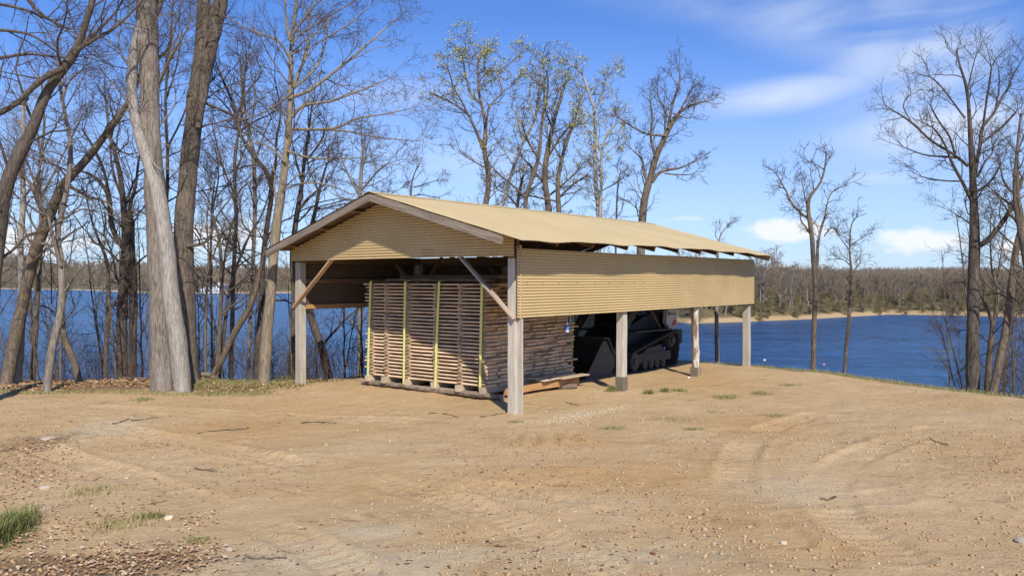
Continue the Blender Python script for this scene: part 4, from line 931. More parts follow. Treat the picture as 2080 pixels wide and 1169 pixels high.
def corr(name, mode, lo, hi, zb, zt, plane, sgn, n_c, nx=140, ztop=None, seed=0):
    """corrugated sheet; mode 'v' runs along v in plane u=plane, 'u' along u in plane v=plane; ridges horizontal"""
    rg = np.random.default_rng(seed); rows = n_c * 10 + 1; xs = np.linspace(lo, hi, nx); zs = np.linspace(zb, zt, rows); p = (zt-zb)/n_c
    Xg, Zg = np.meshgrid(xs, zs)
    if ztop is not None: Zg = np.minimum(Zg, ztop(Xg))
    # gentle oil-canning and uneven lower edge
    w = .004*np.sin(Xg*1.1+seed) + .002*np.sin(Xg*2.3+1) + .0035*(np.floor((Xg-lo)/3.05) % 2)
    off = .013*np.sin((Zg-zb)/p*2*pi) + w
    Zw = Zg + .003*np.sin(Xg*.9+seed*2)
    P = (np.stack([np.full(Xg.shape, plane)+sgn*off, Xg, Zw], -1) if mode == 'v' else np.stack([Xg, np.full(Xg.shape, plane)+sgn*off, Zw], -1)).reshape(-1, 3)
    Fc = grid_faces(rows, nx)
    V = P.tolist(); Fl = Fc.tolist(); mi = [0]*len(Fl)
    # screws
    zz = [zb+p*.75, (zb+zt)/2, zt-p*.6] if ztop is None else [zb+p*.75, zb+.42, zb+.8]
    for zi, z in enumerate(zz):
        x = lo + .06 + (zi % 2)*.2
        while x < hi - .03:
            if ztop is None or ztop(np.array(x)) > z + .08:
                c = len(V); r = .011; d = sgn*.021
                for a in range(6):
                    a2 = a*pi/3; V.append([plane+d, x+r*cos(a2), z+r*sin(a2)] if mode == 'v' else [x+r*cos(a2), plane+d, z+r*sin(a2)])
                Fl.append(list(range(c, c+6))); mi.append(1)
            x += rg.uniform(.42, .62)
    # the inner face, in a darker brown than the outside
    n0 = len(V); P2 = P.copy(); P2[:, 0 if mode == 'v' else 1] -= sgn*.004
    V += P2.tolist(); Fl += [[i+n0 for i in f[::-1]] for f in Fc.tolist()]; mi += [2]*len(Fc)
    me = mesh_from(name, V, [tuple(f) for f in Fl], mats=['tan_corrugated_metal', 'screw_dark', 'sheet_inner_dark'], mi=mi)
    me.polygons.foreach_set('use_smooth', np.array([k != 1 for k in mi]))
    return link(name, me, SH)
corr('siding', 'u', -.11, 10.66, 1.71, 2.93, -.145, -1, 23, 260, seed=1)
corr('siding', 'u', -.11, 10.66, 1.71, 2.93, WID + .145, 1, 23, 200, seed=2)
corr('gable_siding', 'v', -.12, WID + .13, 2.80, RZ, -.158, -1, 23, 160, ztop=lambda v: roofz(v) - .075, seed=3)
corr('siding', 'v', -.10, WID + .10, 1.71, 2.80, 10.70, 1, 20, 100, seed=4)

def roof_side(v_e, name, seed):
    """corrugations run down the slope; the thin edge waves where it is unsupported"""
    us = np.linspace(U0 - .035, U1 + .06, 1300); ts = np.linspace(0, 1, 16); Ug, Tg = np.meshgrid(us, ts)
    Vg = RV + (v_e - RV) * Tg +   .008*np.sin(Ug*.55*2*pi/1.9)*Tg**6
    Zg = roofz(Vg) + .006*np.sin(Ug*2*pi/.076) + .05*np.sin(pi*np.clip((Ug+.64)/11.3, 0, 1))*Tg +   .011*np.sin(Ug*2*pi/2.4+1+seed)*np.clip(Tg*3-2, 0, 1) + .007*np.sin(Ug*2*pi/1.15+seed)*np.clip(Tg*5-4, 0, 1) + .006*vnoise(Ug, Vg, 1.5, seed) + .004
    Zg += -.006 * (np.floor((Ug+.6)/.9) % 2) * 0
    V = np.stack([Ug, Vg, Zg], -1).reshape(-1, 3); n = len(V)
    Fc = grid_faces(16, 1300)
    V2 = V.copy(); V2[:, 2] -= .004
    me = mesh_from(name, np.concatenate([V, V2]), np.concatenate([Fc, Fc[:, ::-1] + n]), mats=['tan_roof_metal', 'sheet_inner_dark'], mi=np.repeat([0, 1], len(Fc)), smooth=True)
    return link(name, me, SH)
roof_side(VR, 'roof_sheet', 3); roof_side(VL, 'roof_sheet', 5)
rc = MB(); sl = (RZ-EZR)/(RV-VR); w = .16
rc.prism([(-w, 0), (0, sl*w), (w, 0), (w, .006), (0, sl*w+.008), (-w, .006)], 0, U1 + .04 - U0)
rc.build('ridge_cap', 'tan_roof_metal', SH, Matrix.Translation((U0 - .05, RV, RZ + .016 - sl*w)) @ Matrix.Rotation(-pi/2, 4, 'Z'))

# ------------------------------------------------------------------ lumber stack
S0, S1 = .92, 3.92; V0, V1 = 1.43, 4.97; ZB = .265; NL = 28; PT = .0742; TH = .036
def v_of(px, u):
    """where a sight line crosses the plane u = const"""
    t = (px - CX) / F; a = P1 + u*A_
    return (a[0] - t*a[1]) / (t*B_[1] - B_[0])
V0 = v_of(987, S0); V1 = v_of(742, S0)
def slab_mesh(seed, L, w, th, mat='slab_wood'):
    rg = np.random.default_rng(seed); n = 30; xs = np.linspace(0, L, n)
    e0 = vnoise(xs, xs*0, 2.2, seed+200)*.026 + vnoise(xs, xs*0, 9, seed+201)*.012; e1 = vnoise(xs, xs*0, 2., seed+202)*.026 + vnoise(xs, xs*0, 9, seed+203)*.018
    cr = vnoise(xs, xs*0, .6, seed+204)*.006
    V = []
    for i, x in enumerate(xs):
        a = -w/2 + e0[i]; b = w/2 + e1[i]; t2 = th/2 * (1 if 0 < i < n-1 else .9); c = cr[i]
        V += [(x, a+.016, -t2+c), (x, b-.016, -t2+c), (x, b-.003, -t2*.35+c), (x, b-.006, t2*.5+c), (x, b-.022, t2+c), (x, a+.022, t2+c), (x, a+.006, t2*.5+c), (x, a+.003, -t2*.35+c)]
    Fl = [tuple(f[::-1]) for f in grid_faces(n, 8, wrap=True)] + [tuple(range(8)), tuple(range((n-1)*8, n*8))[::-1]]
    return mesh_from('slab', V, Fl, mat)
def world_box(name, me, u, v, z, rz, **tags):
    o = link(name, me, None, MS @ Matrix.Translation((u, v, z)) @ Matrix.Rotation(rz, 4, 'Z'), **tags); return o
slabs = [slab_mesh(s, V1 - V0 - .03 + .02*(s % 4), .34 + .03*(s % 4), TH) for s in range(10)]
rs = random.Random(3); zg0 = gz(1.8, 2.7)
for l in range(NL):
    z = ZB + l*PT; u = S0 + rs.uniform(-.015, .015)
    k = 0
    while u < S1 - .2:
        i = rs.randrange(10); wd = .34 + .03*(i % 4)
        o = world_box('slab', slabs[i], u + wd/2, V0 + rs.uniform(-.07, .06), z + TH/2, pi/2 + rs.uniform(-.003, .003),
                      label='rough live-edge slab in the strapped lumber stack', category='board', group='slabs of the strapped lumber stack')
        if rs.random() < .5:
            o.matrix_local = o.matrix_basis @ Matrix.Translation((V1 - V0, 0, 0)) @ Matrix.Rotation(pi, 4, 'Z')
        u += wd + rs.uniform(.0, .035); k += 1
stv = [v_of(p, S0) for p in (752, 785, 829, 885, 935, 986)]
stick = [beam_mesh(3.05 + .03*i, .05 + .014*i, .0375, .004, 3, .001, 'spacer_stick', 'stick_wood', 300+i) for i in range(4)]
for l in range(NL - 1):
    z = ZB + l*PT + TH + .019
    for k, v in enumerate(stv):
        vv = v + rs.uniform(-.018, .018) - (.05 if k == 0 else 0) + (.05 if k == 5 else 0)
        world_box('spacer_stick', stick[rs.randrange(4)], S0 - .035 + rs.uniform(-.02, .01), vv, z, rs.uniform(-.01, .01),
                  label='thin wooden spacer stick between layers of the lumber stack', category='stick', group='spacer sticks of the lumber stack')
bearer = [beam_mesh(3.15 + .05*i, .105, .13, .006, 6, .003, 'bearer', 'pale_slab_wood', 320+i) for i in range(3)]
where = ['leftmost bearer block under the lumber stack', 'second bearer from the left under the lumber stack', 'third bearer from the left under the lumber stack', 'fourth bearer from the left under the lumber stack', 'fifth bearer from the left under the lumber stack', 'nearest bearer, at the right corner of the lumber stack']
for k, v in enumerate(stv):
    world_box('bearer', bearer[k % 3], S0 - .10 + rs.uniform(-.03, .03), v + (.03 if k == 5 else 0), ZB - .068, 0, label=where[k], category='timber block', group='bearers under the lumber stack')
def log(name, L, r, mat, seed):
    rg = np.random.default_rng(seed); n, s = 28, 12; a = np.arange(s)*2*pi/s; V = []
    for i, x in enumerate(np.linspace(0, L, n)):
        rr = r * (1 + rg.normal(0, .06, s) + .12*np.sin(a*2 + x*2.3)) * (1 - .15*x/L)
        oy = .03*np.sin(x*3+seed) + rg.normal(0, .006); V += [(x, rr[j]*cos(a[j]) + oy, rr[j]*sin(a[j])*.85) for j in range(s)]
    Fl = [tuple(f[::-1]) for f in grid_faces(n, s, wrap=True)] + [tuple(range(s)), tuple(range((n-1)*s, n*s))[::-1]]
    return mesh_from(name, V, Fl, mat)
world_box('log', log('log', 2.3, .075, 'log_wood', 1), .94, 1.02, zg0 + .075, pi/2 + .02, label='rotten grey log under the near end of the lumber stack', category='log')
world_box('log', log('log', 1.9, .07, 'log_wood', 2), .90, 3.15, zg0 + .07, pi/2 - .02, label='rotten grey log under the far left end of the lumber stack', category='log')
world_box('log', log('log', 3.4, .075, 'log_wood', 4), 3.2, 1.3, zg0 + .07, pi/2, label='log hidden deep under the back of the lumber stack', category='log')
x, y = gpt(1133, 792); link('log', log('log', .42, .075, 'log_wood', 5), None, Matrix.Translation((x, y, hz1(x, y) + .06)) @ Matrix.Rotation(.15, 4, 'Z'), label='short cut log lying on the dirt by the loose pale slabs', category='log')
# side rail and loose slabs at the right end of the stack
world_box('side_rail', beam_mesh(2.45, .06, .14, .006, 6, .003, 'side_rail', 'orange_girt_wood', 350), 1.2, 1.18, ZB - .10, -.04, label='orange-brown timber lying along the right side of the lumber stack', category='timber')
ls = [slab_mesh(400+i, .85 + .12*i, .26, .035, 'pale_slab_wood') for i in range(3)]
for k, (u, v, z, rz, lb) in enumerate([(2.3, 1.12, .255, .05, 'pale loose slab lowest and nearest on the pile beside the lumber stack'), (2.85, 1.05, .255, -.04, 'pale loose slab sticking out lowest towards the track loader'), (2.2, 1.28, .293, .10, 'pale loose slab on the near upper layer beside the lumber stack'),
                                       (2.8, 1.26, .293, .02, 'pale loose slab on the far upper layer beside the lumber stack')]):
    world_box('loose_slab', ls[k % 3], u, v, z + zg0, rz, label=lb, category='board', group='loose pale slabs beside the lumber stack')
# planks thrown on top
top = ZB + NL*PT
for k, (u, v, dz, L, w, h, rz, lb) in enumerate([(1.2, 1.5, .03, 3.0, .20, .05, 0, 'wide plank on top of the lumber stack nearest the front'), (1.5, 1.35, .09, 3.1, .16, .07, -.02, 'squared brown timber lying on top of the lumber stack'),
                                                (2.1, 1.7, .05, 3.0, .3, .06, .03, 'broad plank in the middle of the top of the lumber stack'), (2.8, 1.6, .05, 3.2, .3, .07, 0, 'rear plank on top of the lumber stack'), (1.9, 1.3, .125, 2.9, .14, .05, .05, 'narrow plank lying highest on the lumber stack')]):
    world_box('plank', beam_mesh(L, w, h, .005, 8, .004, 'plank', 'rafter_wood', 360+k), u, v, top + dz, pi/2 + rz, label=lb, category='plank')
# straps
def strap(pt, pb, idx, lab):
    u = S0 - .062; va = v_of(pt, u); vb = v_of(pb, u); w = .030
    pts = [(u+.03, vb, ZB - .16), (u-.004, vb, ZB - .11), (u-.006, vb*.66+va*.34, 1.0), (u-.004, vb*.33+va*.67, 1.7), (u, va, top - .01), (u+.03, va, top + .012), (2.2, va, top + .02), (S1 + .1, va, top + .012), (S1 + .14, va, top - .02), (S1+.14, vb, ZB-.1)]
    V = []
    for i, (a, b, c) in enumerate(pts): V += [(a, b-w, c), (a, b+w, c), (a-.002, b+w, c+.002), (a-.002, b-w, c+.002)]
    Fl = [tuple(f) for f in grid_faces(len(pts), 4, wrap=True)]
    link('strap', mesh_from('strap', V, Fl, 'strap_lime'), None, MS, label=lab, category='strap', group='lime ratchet straps round the lumber stack')
for a, b, l in ((753, 747, 'leftmost lime-yellow strap round the lumber stack'), (823, 820, 'second lime-yellow strap from the left round the lumber stack'), (892, 884, 'third lime-yellow strap from the left round the lumber stack'), (979, 975, 'rightmost lime-yellow strap, near the corner of the lumber stack')): strap(a, b, 0, l)

world_box('plywood_sheet', beam_mesh(1.75, 1.5, .018, .002, 4, .001, 'plywood_sheet', 'pale_slab_wood', 390), 10.56, 5.2, gz(10.5, 5.2), 0, label='dull tan plywood sheet standing at the back corner of the shed beyond the bucket', category='panel').rotation_euler = (0, -pi/2, SHROT)
# hanging bottle
bt = thing('bottle', 'small blue and white bottle hanging on a string from the siding', 'bottle', None, tuple(MS @ Vector((1.80, .10, 1.36))))
def lathe(prof, n=14):
    V = [(r*cos(2*pi*j/n), r*sin(2*pi*j/n), z) for r, z in prof for j in range(n)]
    return V, [tuple(f) for f in grid_faces(len(prof), n, wrap=True)] + [tuple(range(n))[::-1], tuple(range((len(prof)-1)*n, len(prof)*n))]
V, Fl = lathe([(.028, 0), (.032, .01), (.032, .10), (.030, .125), (.014, .15)]); link('bottle_body', mesh_from('bottle_body', V, Fl, 'blue_plastic', smooth=True), bt)
V, Fl = lathe([(.0335, .01), (.0335, .035)]); link('bottle_label', mesh_from('bottle_label', V, Fl, 'white_plastic'), bt)
V, Fl = lathe([(.019, .15), (.019, .185), (.012, .195)]); link('cap', mesh_from('cap', V, Fl, 'white_plastic'), bt)
m = MB(); m.cyl((0, 0, .195), (0, 0, .40), .003, n=5); m.build('string', 'white_plastic', bt)

# ------------------------------------------------------------------ track loader
def loader():
    T = thing('track_loader', 'white and dark compact track loader with a bucket parked under the shed', 'loader', None)
    T.matrix_world = MS @ Matrix.Translation((7.95, 2.42, gz(7.6, 2.4) + .0)) @ Matrix.Rotation(R_(-3.5), 4, 'Z')
    # local x = rear, -x = front (bucket), y = away from the viewer, z up
    def track(yc):
        hw = .21
        # outline of the belt, clockwise: rear sprocket high, front idler low
        pts = []
        def arc(cx, cz, r, a0, a1, n):
            for t in np.linspace(a0, a1, n): pts.append((cx + r*cos(t), cz + r*sin(t)))
        arc(.98, .74, .27, pi*.62, -pi*.10, 9); arc(.95, .22, .20, -pi*.10, -pi*.5, 5); arc(-.90, .29, .29, -pi*.5, -pi*1.36, 10)
        pts = np.array(pts); d = np.r_[0, np.cumsum(np.linalg.norm(np.diff(np.vstack([pts, pts[:1]]), axis=0), axis=1))]
        n = 128; t = np.linspace(0, d[-1], n, endpoint=False); loop = np.vstack([pts, pts[:1]])
        X = np.interp(t, d, loop[:, 0]); Z = np.interp(t, d, loop[:, 1]); tx = np.roll(X, -1)-np.roll(X, 1); tz = np.roll(Z, -1)-np.roll(Z, 1); l = np.hypot(tx, tz); nx, nz = -tz/l, tx/l
        lug = np.where(np.arange(n) % 4 < 2, .028, 0)
        V = []
        for i in range(n):
            o = lug[i]
            V += [(X[i]+nx[i]*o, yc-hw, Z[i]+nz[i]*o), (X[i]+nx[i]*o, yc+hw, Z[i]+nz[i]*o), (X[i]-nx[i]*.05, yc+hw, Z[i]-nz[i]*.05), (X[i]-nx[i]*.05, yc-hw, Z[i]-nz[i]*.05)]
        Fl = [tuple(f) for f in grid_faces(n, 4, wrap=True)] + [(4*(n-1)+j, 4*(n-1)+(j+1) % 4, (j+1) % 4, j) for j in range(4)]
        tk = link('track', mesh_from('track', V, Fl, 'rubber'), T)
        f = MB(); f.box(-.72, .86, yc-.15, yc+.15, .24, .48, ch=.03); f.prism([(-.5, .48), (.55, .48), (.40, .66), (-.25, .60)], yc-.12, yc+.12); f.build('track_frame', 'machine_grey', tk)
        for x in (-.45, -.15, .15, .45): c = MB(); c.cyl((x, yc-.17, .17), (x, yc+.17, .17), .105, n=18); c.cyl((x, yc-.19, .17), (x, yc-.16, .17), .04, n=10); c.build('roller', 'machine_steel', tk)
        c = MB(); c.cyl((-.90, yc-.14, .29), (-.90, yc+.14, .29), .23, n=24); c.cyl((-.90, yc-.18, .29), (-.90, yc-.13, .29), .08, n=12); c.build('idler_wheel', 'machine_steel', tk)
        c = MB(); c.cyl((.98, yc-.12, .74), (.98, yc+.12, .74), .16, n=20); c.cyl((.98, yc-.18, .74), (.98, yc-.11, .74), .09, n=12)
        for k in range(12): a = k*pi/6; c.cyl((.98+.19*cos(a), yc-.08, .74+.19*sin(a)), (.98+.19*cos(a), yc+.08, .74+.19*sin(a)), .025, n=6)
        c.build('sprocket', 'machine_steel', tk)
    track(-.78); track(.78)
    b = MB(); b.prism([(-1.05, .42), (1.1, .45), (1.2, .9), (1.2, 1.35), (.9, 1.5), (.1, 1.42), (-.9, 1.05), (-1.1, .9)], -.56, .56, 0); body = b.build('chassis', 'machine_dark', T)
    b = MB(); b.box(-.9, .9, -.96, -.565, 1.03, 1.07, ch=.01); b.box(-.9, .9, .565, .96, 1.03, 1.07, ch=.01); b.build('fender', 'machine_grey', T)
    c = MB()
    for y in (-.50, .44):
        for (x0, z0, x1, z1) in ((-.72, 1.02, -.60, 2.0), (.55, 1.45, .50, 2.02), (-.60, 2.0, .52, 2.03)): c.prism([(x0-.03, z0), (x0+.05, z0), (x1+.05, z1), (x1-.03, z1)] if abs(z1-z0) > .2 else [(x0, z0-.03), (x1, z0), (x1, z1+.05), (x0, z1+.03)], y, y+.06)
    c.box(-.68, .58, -.52, .52, 2.06, 2.11, ch=.02); c.build('cab_frame', 'machine_dark', T)
    for y in (-.47, .46): gl = MB(); gl.prism([(-.60, 1.1), (.50, 1.5), (.47, 1.98), (-.53, 1.96)], y, y+.012); gl.build('side_window', 'machine_glass', T)
    gl = MB(); gl.prism([(-.70, 1.05), (-.685, 1.05), (-.60, 1.98), (-.615, 1.98)], -.44, .44); gl.build('windscreen', 'machine_glass', T)
    b = MB(); b.box(-.35, .35, -.28, .28, .0, .14, ch=.03); b.prism([(.22, .1), (.35, .1), (.42, .75), (.32, .75)], -.26, .26); b.build('seat', 'machine_grey', T, Matrix.Translation((0, 0, 1.28)))
    # engine vents
    b = MB()
    for k in range(6): b.box(.40, .72, -.585, -.565, 1.02+k*.06, 1.05+k*.06)
    b.build('vent', 'machine_grey', body)
    # lift arms: white towers at the rear, arms down to the bucket
    for y, s in ((-.80, -1), (.68, 1)):
        a = MB()
        a.prism([(1.02, 1.05), (1.30, .98), (1.42, 1.12), (1.40, 1.98), (1.10, 2.02), (.78, 1.95), (.92, 1.65), (.84, 1.22)], y, y+.12); tw = a.build('arm_tower', 'machine_white', T)
        a = MB(); a.prism([(1.2, 1.86), (1.2, 2.04), (-.55, 1.86), (-1.25, 1.20), (-1.62, .55), (-1.48, .48), (-1.10, 1.02), (-.45, 1.66)], y+.02, y+.10); a.build('lift_arm', 'machine_grey', T)
        a = MB(); a.cyl((.7, y+.06, .98), (.05, y+.06, 1.66), .045, n=10); a.cyl((.05, y+.06, 1.66), (-.2, y+.06, 1.78), .025, n=8); a.build('hydraulic_cylinder', 'machine_steel', T)
        a = MB(); a.prism([(1.10, 1.12), (1.36, 1.14), (1.36, 1.30), (1.22, 1.28)], y-.004 if s < 0 else y+.121, y-.001 if s < 0 else y+.124); a.build('orange_stripe', 'machine_orange', tw)
        if s < 0:
            for txt, x, z, sz in (('Bobcat', 1.06, 1.42, .115), ('T770', 1.10, 1.20, .07)):
                cu = bpy.data.curves.new('lettering', 'FONT'); cu.body = txt; cu.size = sz; cu.extrude = .001
                tmp = bpy.data.objects.new('tmp', cu); COL.objects.link(tmp); bpy.context.view_layer.update()
                dg = bpy.context.evaluated_depsgraph_get(); mm = bpy.data.meshes.new_from_object(tmp.evaluated_get(dg)); bpy.data.objects.remove(tmp); mm.materials.clear(); mm.materials.append(MATS['machine_dark'])
                if txt == 'T770': continue
                link('lettering', mm, tw, Matrix.Translation((x, y-.004, z)) @ Matrix.Rotation(pi/2, 4, 'X'))
            lg = MB(); lg.box(.93, 1.02, y-.006, y-.003, 1.42, 1.51); lg.build('emblem', 'machine_dark', tw)
    b = MB(); b.box(1.21, 1.34, -.66, .66, .55, 1.80, ch=.03); b.build('tailgate', 'machine_white', T)
    b = MB(); b.box(1.22, 1.52, -.90, -.42, .62, 1.02, ch=.05); b.box(1.22, 1.52, .42, .90, .62, 1.02, ch=.05); b.box(1.345, 1.44, -.42, .42, .66, .84); b.build('rear_bumper', 'machine_dark', T)
    # bucket
    k = MB(); x0 = -3.15
    outer = [(x0, .03), (x0+.45, .02), (x0+1.0, .05), (x0+1.24, .26), (x0+1.26, .62), (x0+1.02, .98), (x0+.80, 1.0)]
    inner = [(x, z) for x, z in [(x0+.80, .97), (x0+.99, .95), (x0+1.21, .61), (x0+1.19, .29), (x0+.97, .09), (x0+.45, .05), (x0, .05)]]
    k.prism(outer + inner, -.98, .98); 
    kb = k.build('bucket', 'machine_steel', T)
    for y in (-1.0, .981):
        s_ = MB(); s_.prism([(x0-.02, .02), (x0+1.0, .045), (x0+1.24, .26), (x0+1.22, .45), (x0+.86, .90), (x0+.74, .92)], y, y+.02); s_.build('side_plate', 'machine_steel', kb)
    s_ = MB(); s_.box(x0-.12, x0+.06, -.98, .98, .005, .028); s_.build('cutting_edge', 'machine_dark', kb)
    s_ = MB(); s_.box(-1.92, -1.78, -.60, .60, .2, .85, ch=.02); s_.build('coupler', 'machine_dark', T)
loader()

# ------------------------------------------------------------------ ground clutter
def rot_rand(n, rg):
    q_ = rg.normal(size=(n, 4)); q_ /= np.linalg.norm(q_, axis=1, keepdims=True); w, x, y, z = q_.T
    return np.stack([1-2*(y*y+z*z), 2*(x*y-z*w), 2*(x*z+y*w), 2*(x*y+z*w), 1-2*(x*x+z*z), 2*(y*z-x*w), 2*(x*z-y*w), 2*(y*z+x*w), 1-2*(x*x+y*y)], 1).reshape(n, 3, 3)
OV = np.array([(1,0,0),(-1,0,0),(0,1,0),(0,-1,0),(0,0,1),(0,0,-1)], float); OF = np.array([(0,2,4),(2,1,4),(1,3,4),(3,0,4),(2,0,5),(1,2,5),(3,1,5),(0,3,5)])
def in_view(n, y0, y1, rg, bias=1.):
    """points spread evenly over the ground seen in the picture between depths"""
    Y = y0 + (y1-y0) * rg.random(n)**bias; X = (rg.random(n)*2-1) * .72 * Y; return X, Y
def pebbles(name, n, size, mat, seed, label, msk=None, y1=16., bias=1.4):
    rg = np.random.default_rng(seed); x, y = in_view(n, 5.8, y1, rg, bias)
    keep = (sdist(x, y) < -.6) & (vnoise(x, y, .42, seed)*1.3 + vnoise(x, y, 1.6, seed+1)*.6 + rg.random(n)*.5 > .26)
    if msk is not None: keep &= msk(x, y)
    x, y = x[keep], y[keep]; n = len(x); s = size * (.35 + rg.random(n)**5 * 2.4)
    sc = np.stack([s, s*(.6+.4*rg.random(n)), s*(.45+.3*rg.random(n))], 1)
    j = OV[None] * (1 + rg.normal(0, .18, (n, 6, 1))); V = j * sc[:, None]; a = rg.random(n)*6.28
    c, si = np.cos(a)[:, None], np.sin(a)[:, None]; V = np.stack([V[..., 0]*c - V[..., 1]*si, V[..., 0]*si + V[..., 1]*c, V[..., 2]], -1)
    V = V + np.stack([x, y, hz(x, y) + s*.18], 1)[:, None]
    Fc = (OF[None] + (np.arange(n)*6)[:, None, None]).reshape(-1, 3)
    link(name, mesh_from(name, V.reshape(-1, 3), Fc, mat, smooth=False), kind='stuff', label=label, category='gravel')
pebbles('gravel', 15000, .009, 'pebble_pale', 201, 'pale gravel scattered over the sandy dirt')
pebbles('dirt_clods', 22000, .011, 'pebble_brown', 202, 'small brown clods scattered over the sandy dirt')
pebbles('white_pebbles', 900, .009, 'pebble_white', 203, 'whitish pebbles dotted over the sandy dirt')
pebbles('gravel', 13000, .012, 'pebble_pale', 204, 'coarser gravel on the right side of the yard', msk=lambda x, y: (x > 1.5) & (vnoise(x, y, .3, 4) > -.2), bias=1.2)
def strip_gravel():
    rg = np.random.default_rng(5); n = 550; a = np.array(gpt(1100, 862)); b = np.array(gpt(1280, 824)); t = rg.random(n)
    p = a + (b-a)*t[:, None] + rg.normal(0, 1, (n, 2))*np.array([.14,.22])*(.4+rg.random((n,1))); x, y = p.T; s = .010*(.4+rg.random(n)*1.2)
    V = OV[None]*np.stack([s, s*.8, s*.6], 1)[:, None]*(1+rg.normal(0, .2, (n, 6, 1))) + np.stack([x, y, hz(x, y)+s*.2], 1)[:, None]
    link('white_gravel_streak', mesh_from('g', V.reshape(-1, 3), (OF[None]+(np.arange(n)*6)[:, None, None]).reshape(-1, 3), 'pebble_white'), kind='stuff', label='streak of white gravel on the dirt right of the near post', category='gravel')
strip_gravel()
def leaves(name, n, msk, mat, seed, label, size=.04, y0=5.8, y1=20., xr=None):
    rg = np.random.default_rng(seed); x, y = in_view(n, y0, y1, rg, 1.1)
    k = msk(x, y, rg); x, y = x[k], y[k]; n = len(x)
    base = np.array([(-1, 0, 0), (-.35, -.5, .12), (.45, -.42, .2), (1, 0, .05), (.4, .5, .16), (-.4, .45, .22)]); s = size*(.5+rg.random(n))
    V = base[None]*s[:, None, None]*(1+rg.normal(0, .2, (n, 6, 3))); V[..., 2] *= rg.uniform(.3, 2.4, n)[:, None]
    a = rg.random(n)*6.28; c, si = np.cos(a)[:, None], np.sin(a)[:, None]; V = np.stack([V[..., 0]*c - V[..., 1]*si, V[..., 0]*si+V[..., 1]*c, V[..., 2]], -1)
    tl = rg.normal(0, .35, n)[:, None]; V[..., 2] += V[..., 0]*tl
    V += np.stack([x, y, hz(x, y)+.012+rg.random(n)*.02], 1)[:, None]
    f = np.array([(0, 1, 2, 5), (5, 2, 3, 4)]); Fc = (f[None]+(np.arange(n)*6)[:, None, None]).reshape(-1, 4)
    link(name, mesh_from(name, V.reshape(-1, 3), Fc, mat), kind='stuff', label=label, category='leaves')
def corner(x, y, rg):
    px = x/y*F+CX; py = 566+HC*F/y
    d = np.maximum.reduce([1.25-np.hypot((px-150)/330, (py-1150)/110), 1.1-np.hypot((px-30)/150, (py-930)/110), .75*(1.2-np.hypot((px-380)/140, (py-1095)/45)), .6*(1.2-np.hypot((px-330)/120, (py-880)/30))])
    return rg.random(len(x)) < np.clip(d*.8-.05+vnoise(x, y, 2.5, 5)*1.1, 0, 1)
leaves('leaf_litter', 24000, corner, 'litter_leaf', 211, 'brown dead leaves heaped in the near left corner', .021, y1=12)
leaves('leaf_litter', 14000, corner, 'litter_leaf_pale', 212, 'pale dry leaves mixed into the near left corner litter', .020, y1=12)
def bank(x, y, rg):
    d = sdist(x, y); return (x < -4.6) & (d > -2.4) & (d < 1.5) & (rg.random(len(x)) < np.clip((d+2.4)*.8+vnoise(x, y, 1.5, 6), 0, 1))
leaves('leaf_litter', 42000, bank, 'litter_leaf', 213, 'brown leaf litter under the trees on the left bank', .045, y0=14)
leaves('leaf_litter', 9000, bank, 'litter_leaf_pale', 214, 'pale curled leaves under the trees on the left bank', .045, y0=14)
leaves('leaf_scraps', 9000, lambda x, y, rg: (sdist(x, y) < -.8) & (vnoise(x, y, .6, 9)+rg.random(len(x))*.35 > .17), 'litter_leaf', 215, 'scraps of brown leaf and bark strewn over the dirt', .018, y1=19)

def blades(name, x, y, h, mats, seed, label, w=.004):
    rg = np.random.default_rng(seed); n = len(x); z = hz(x, y)-.01; a = rg.random(n)*6.28; L = h*(.5+rg.random(n)*.8); lean = rg.uniform(.1, 1.1, n)*L
    dx, dy = np.cos(a), np.sin(a); wx, wy = -dy*w, dx*w
    p = np.stack([x, y, z], 1); m = p+np.stack([dx*lean*.35, dy*lean*.35, L*.6], 1); t = p+np.stack([dx*lean, dy*lean, L], 1); wv = np.stack([wx, wy, np.zeros(n)], 1)
    V = np.stack([p-wv, p+wv, m+wv*.7, m-wv*.7, t+wv*.12, t-wv*.12], 1).reshape(-1, 3)
    f = np.array([(0, 1, 2, 3), (3, 2, 4, 5)]); Fc = (f[None]+(np.arange(n)*6)[:, None, None]).reshape(-1, 4)
    mi = np.repeat(rg.integers(0, len(mats), n), 2)
    return mesh_from(name, V, Fc, mats=mats, mi=mi)
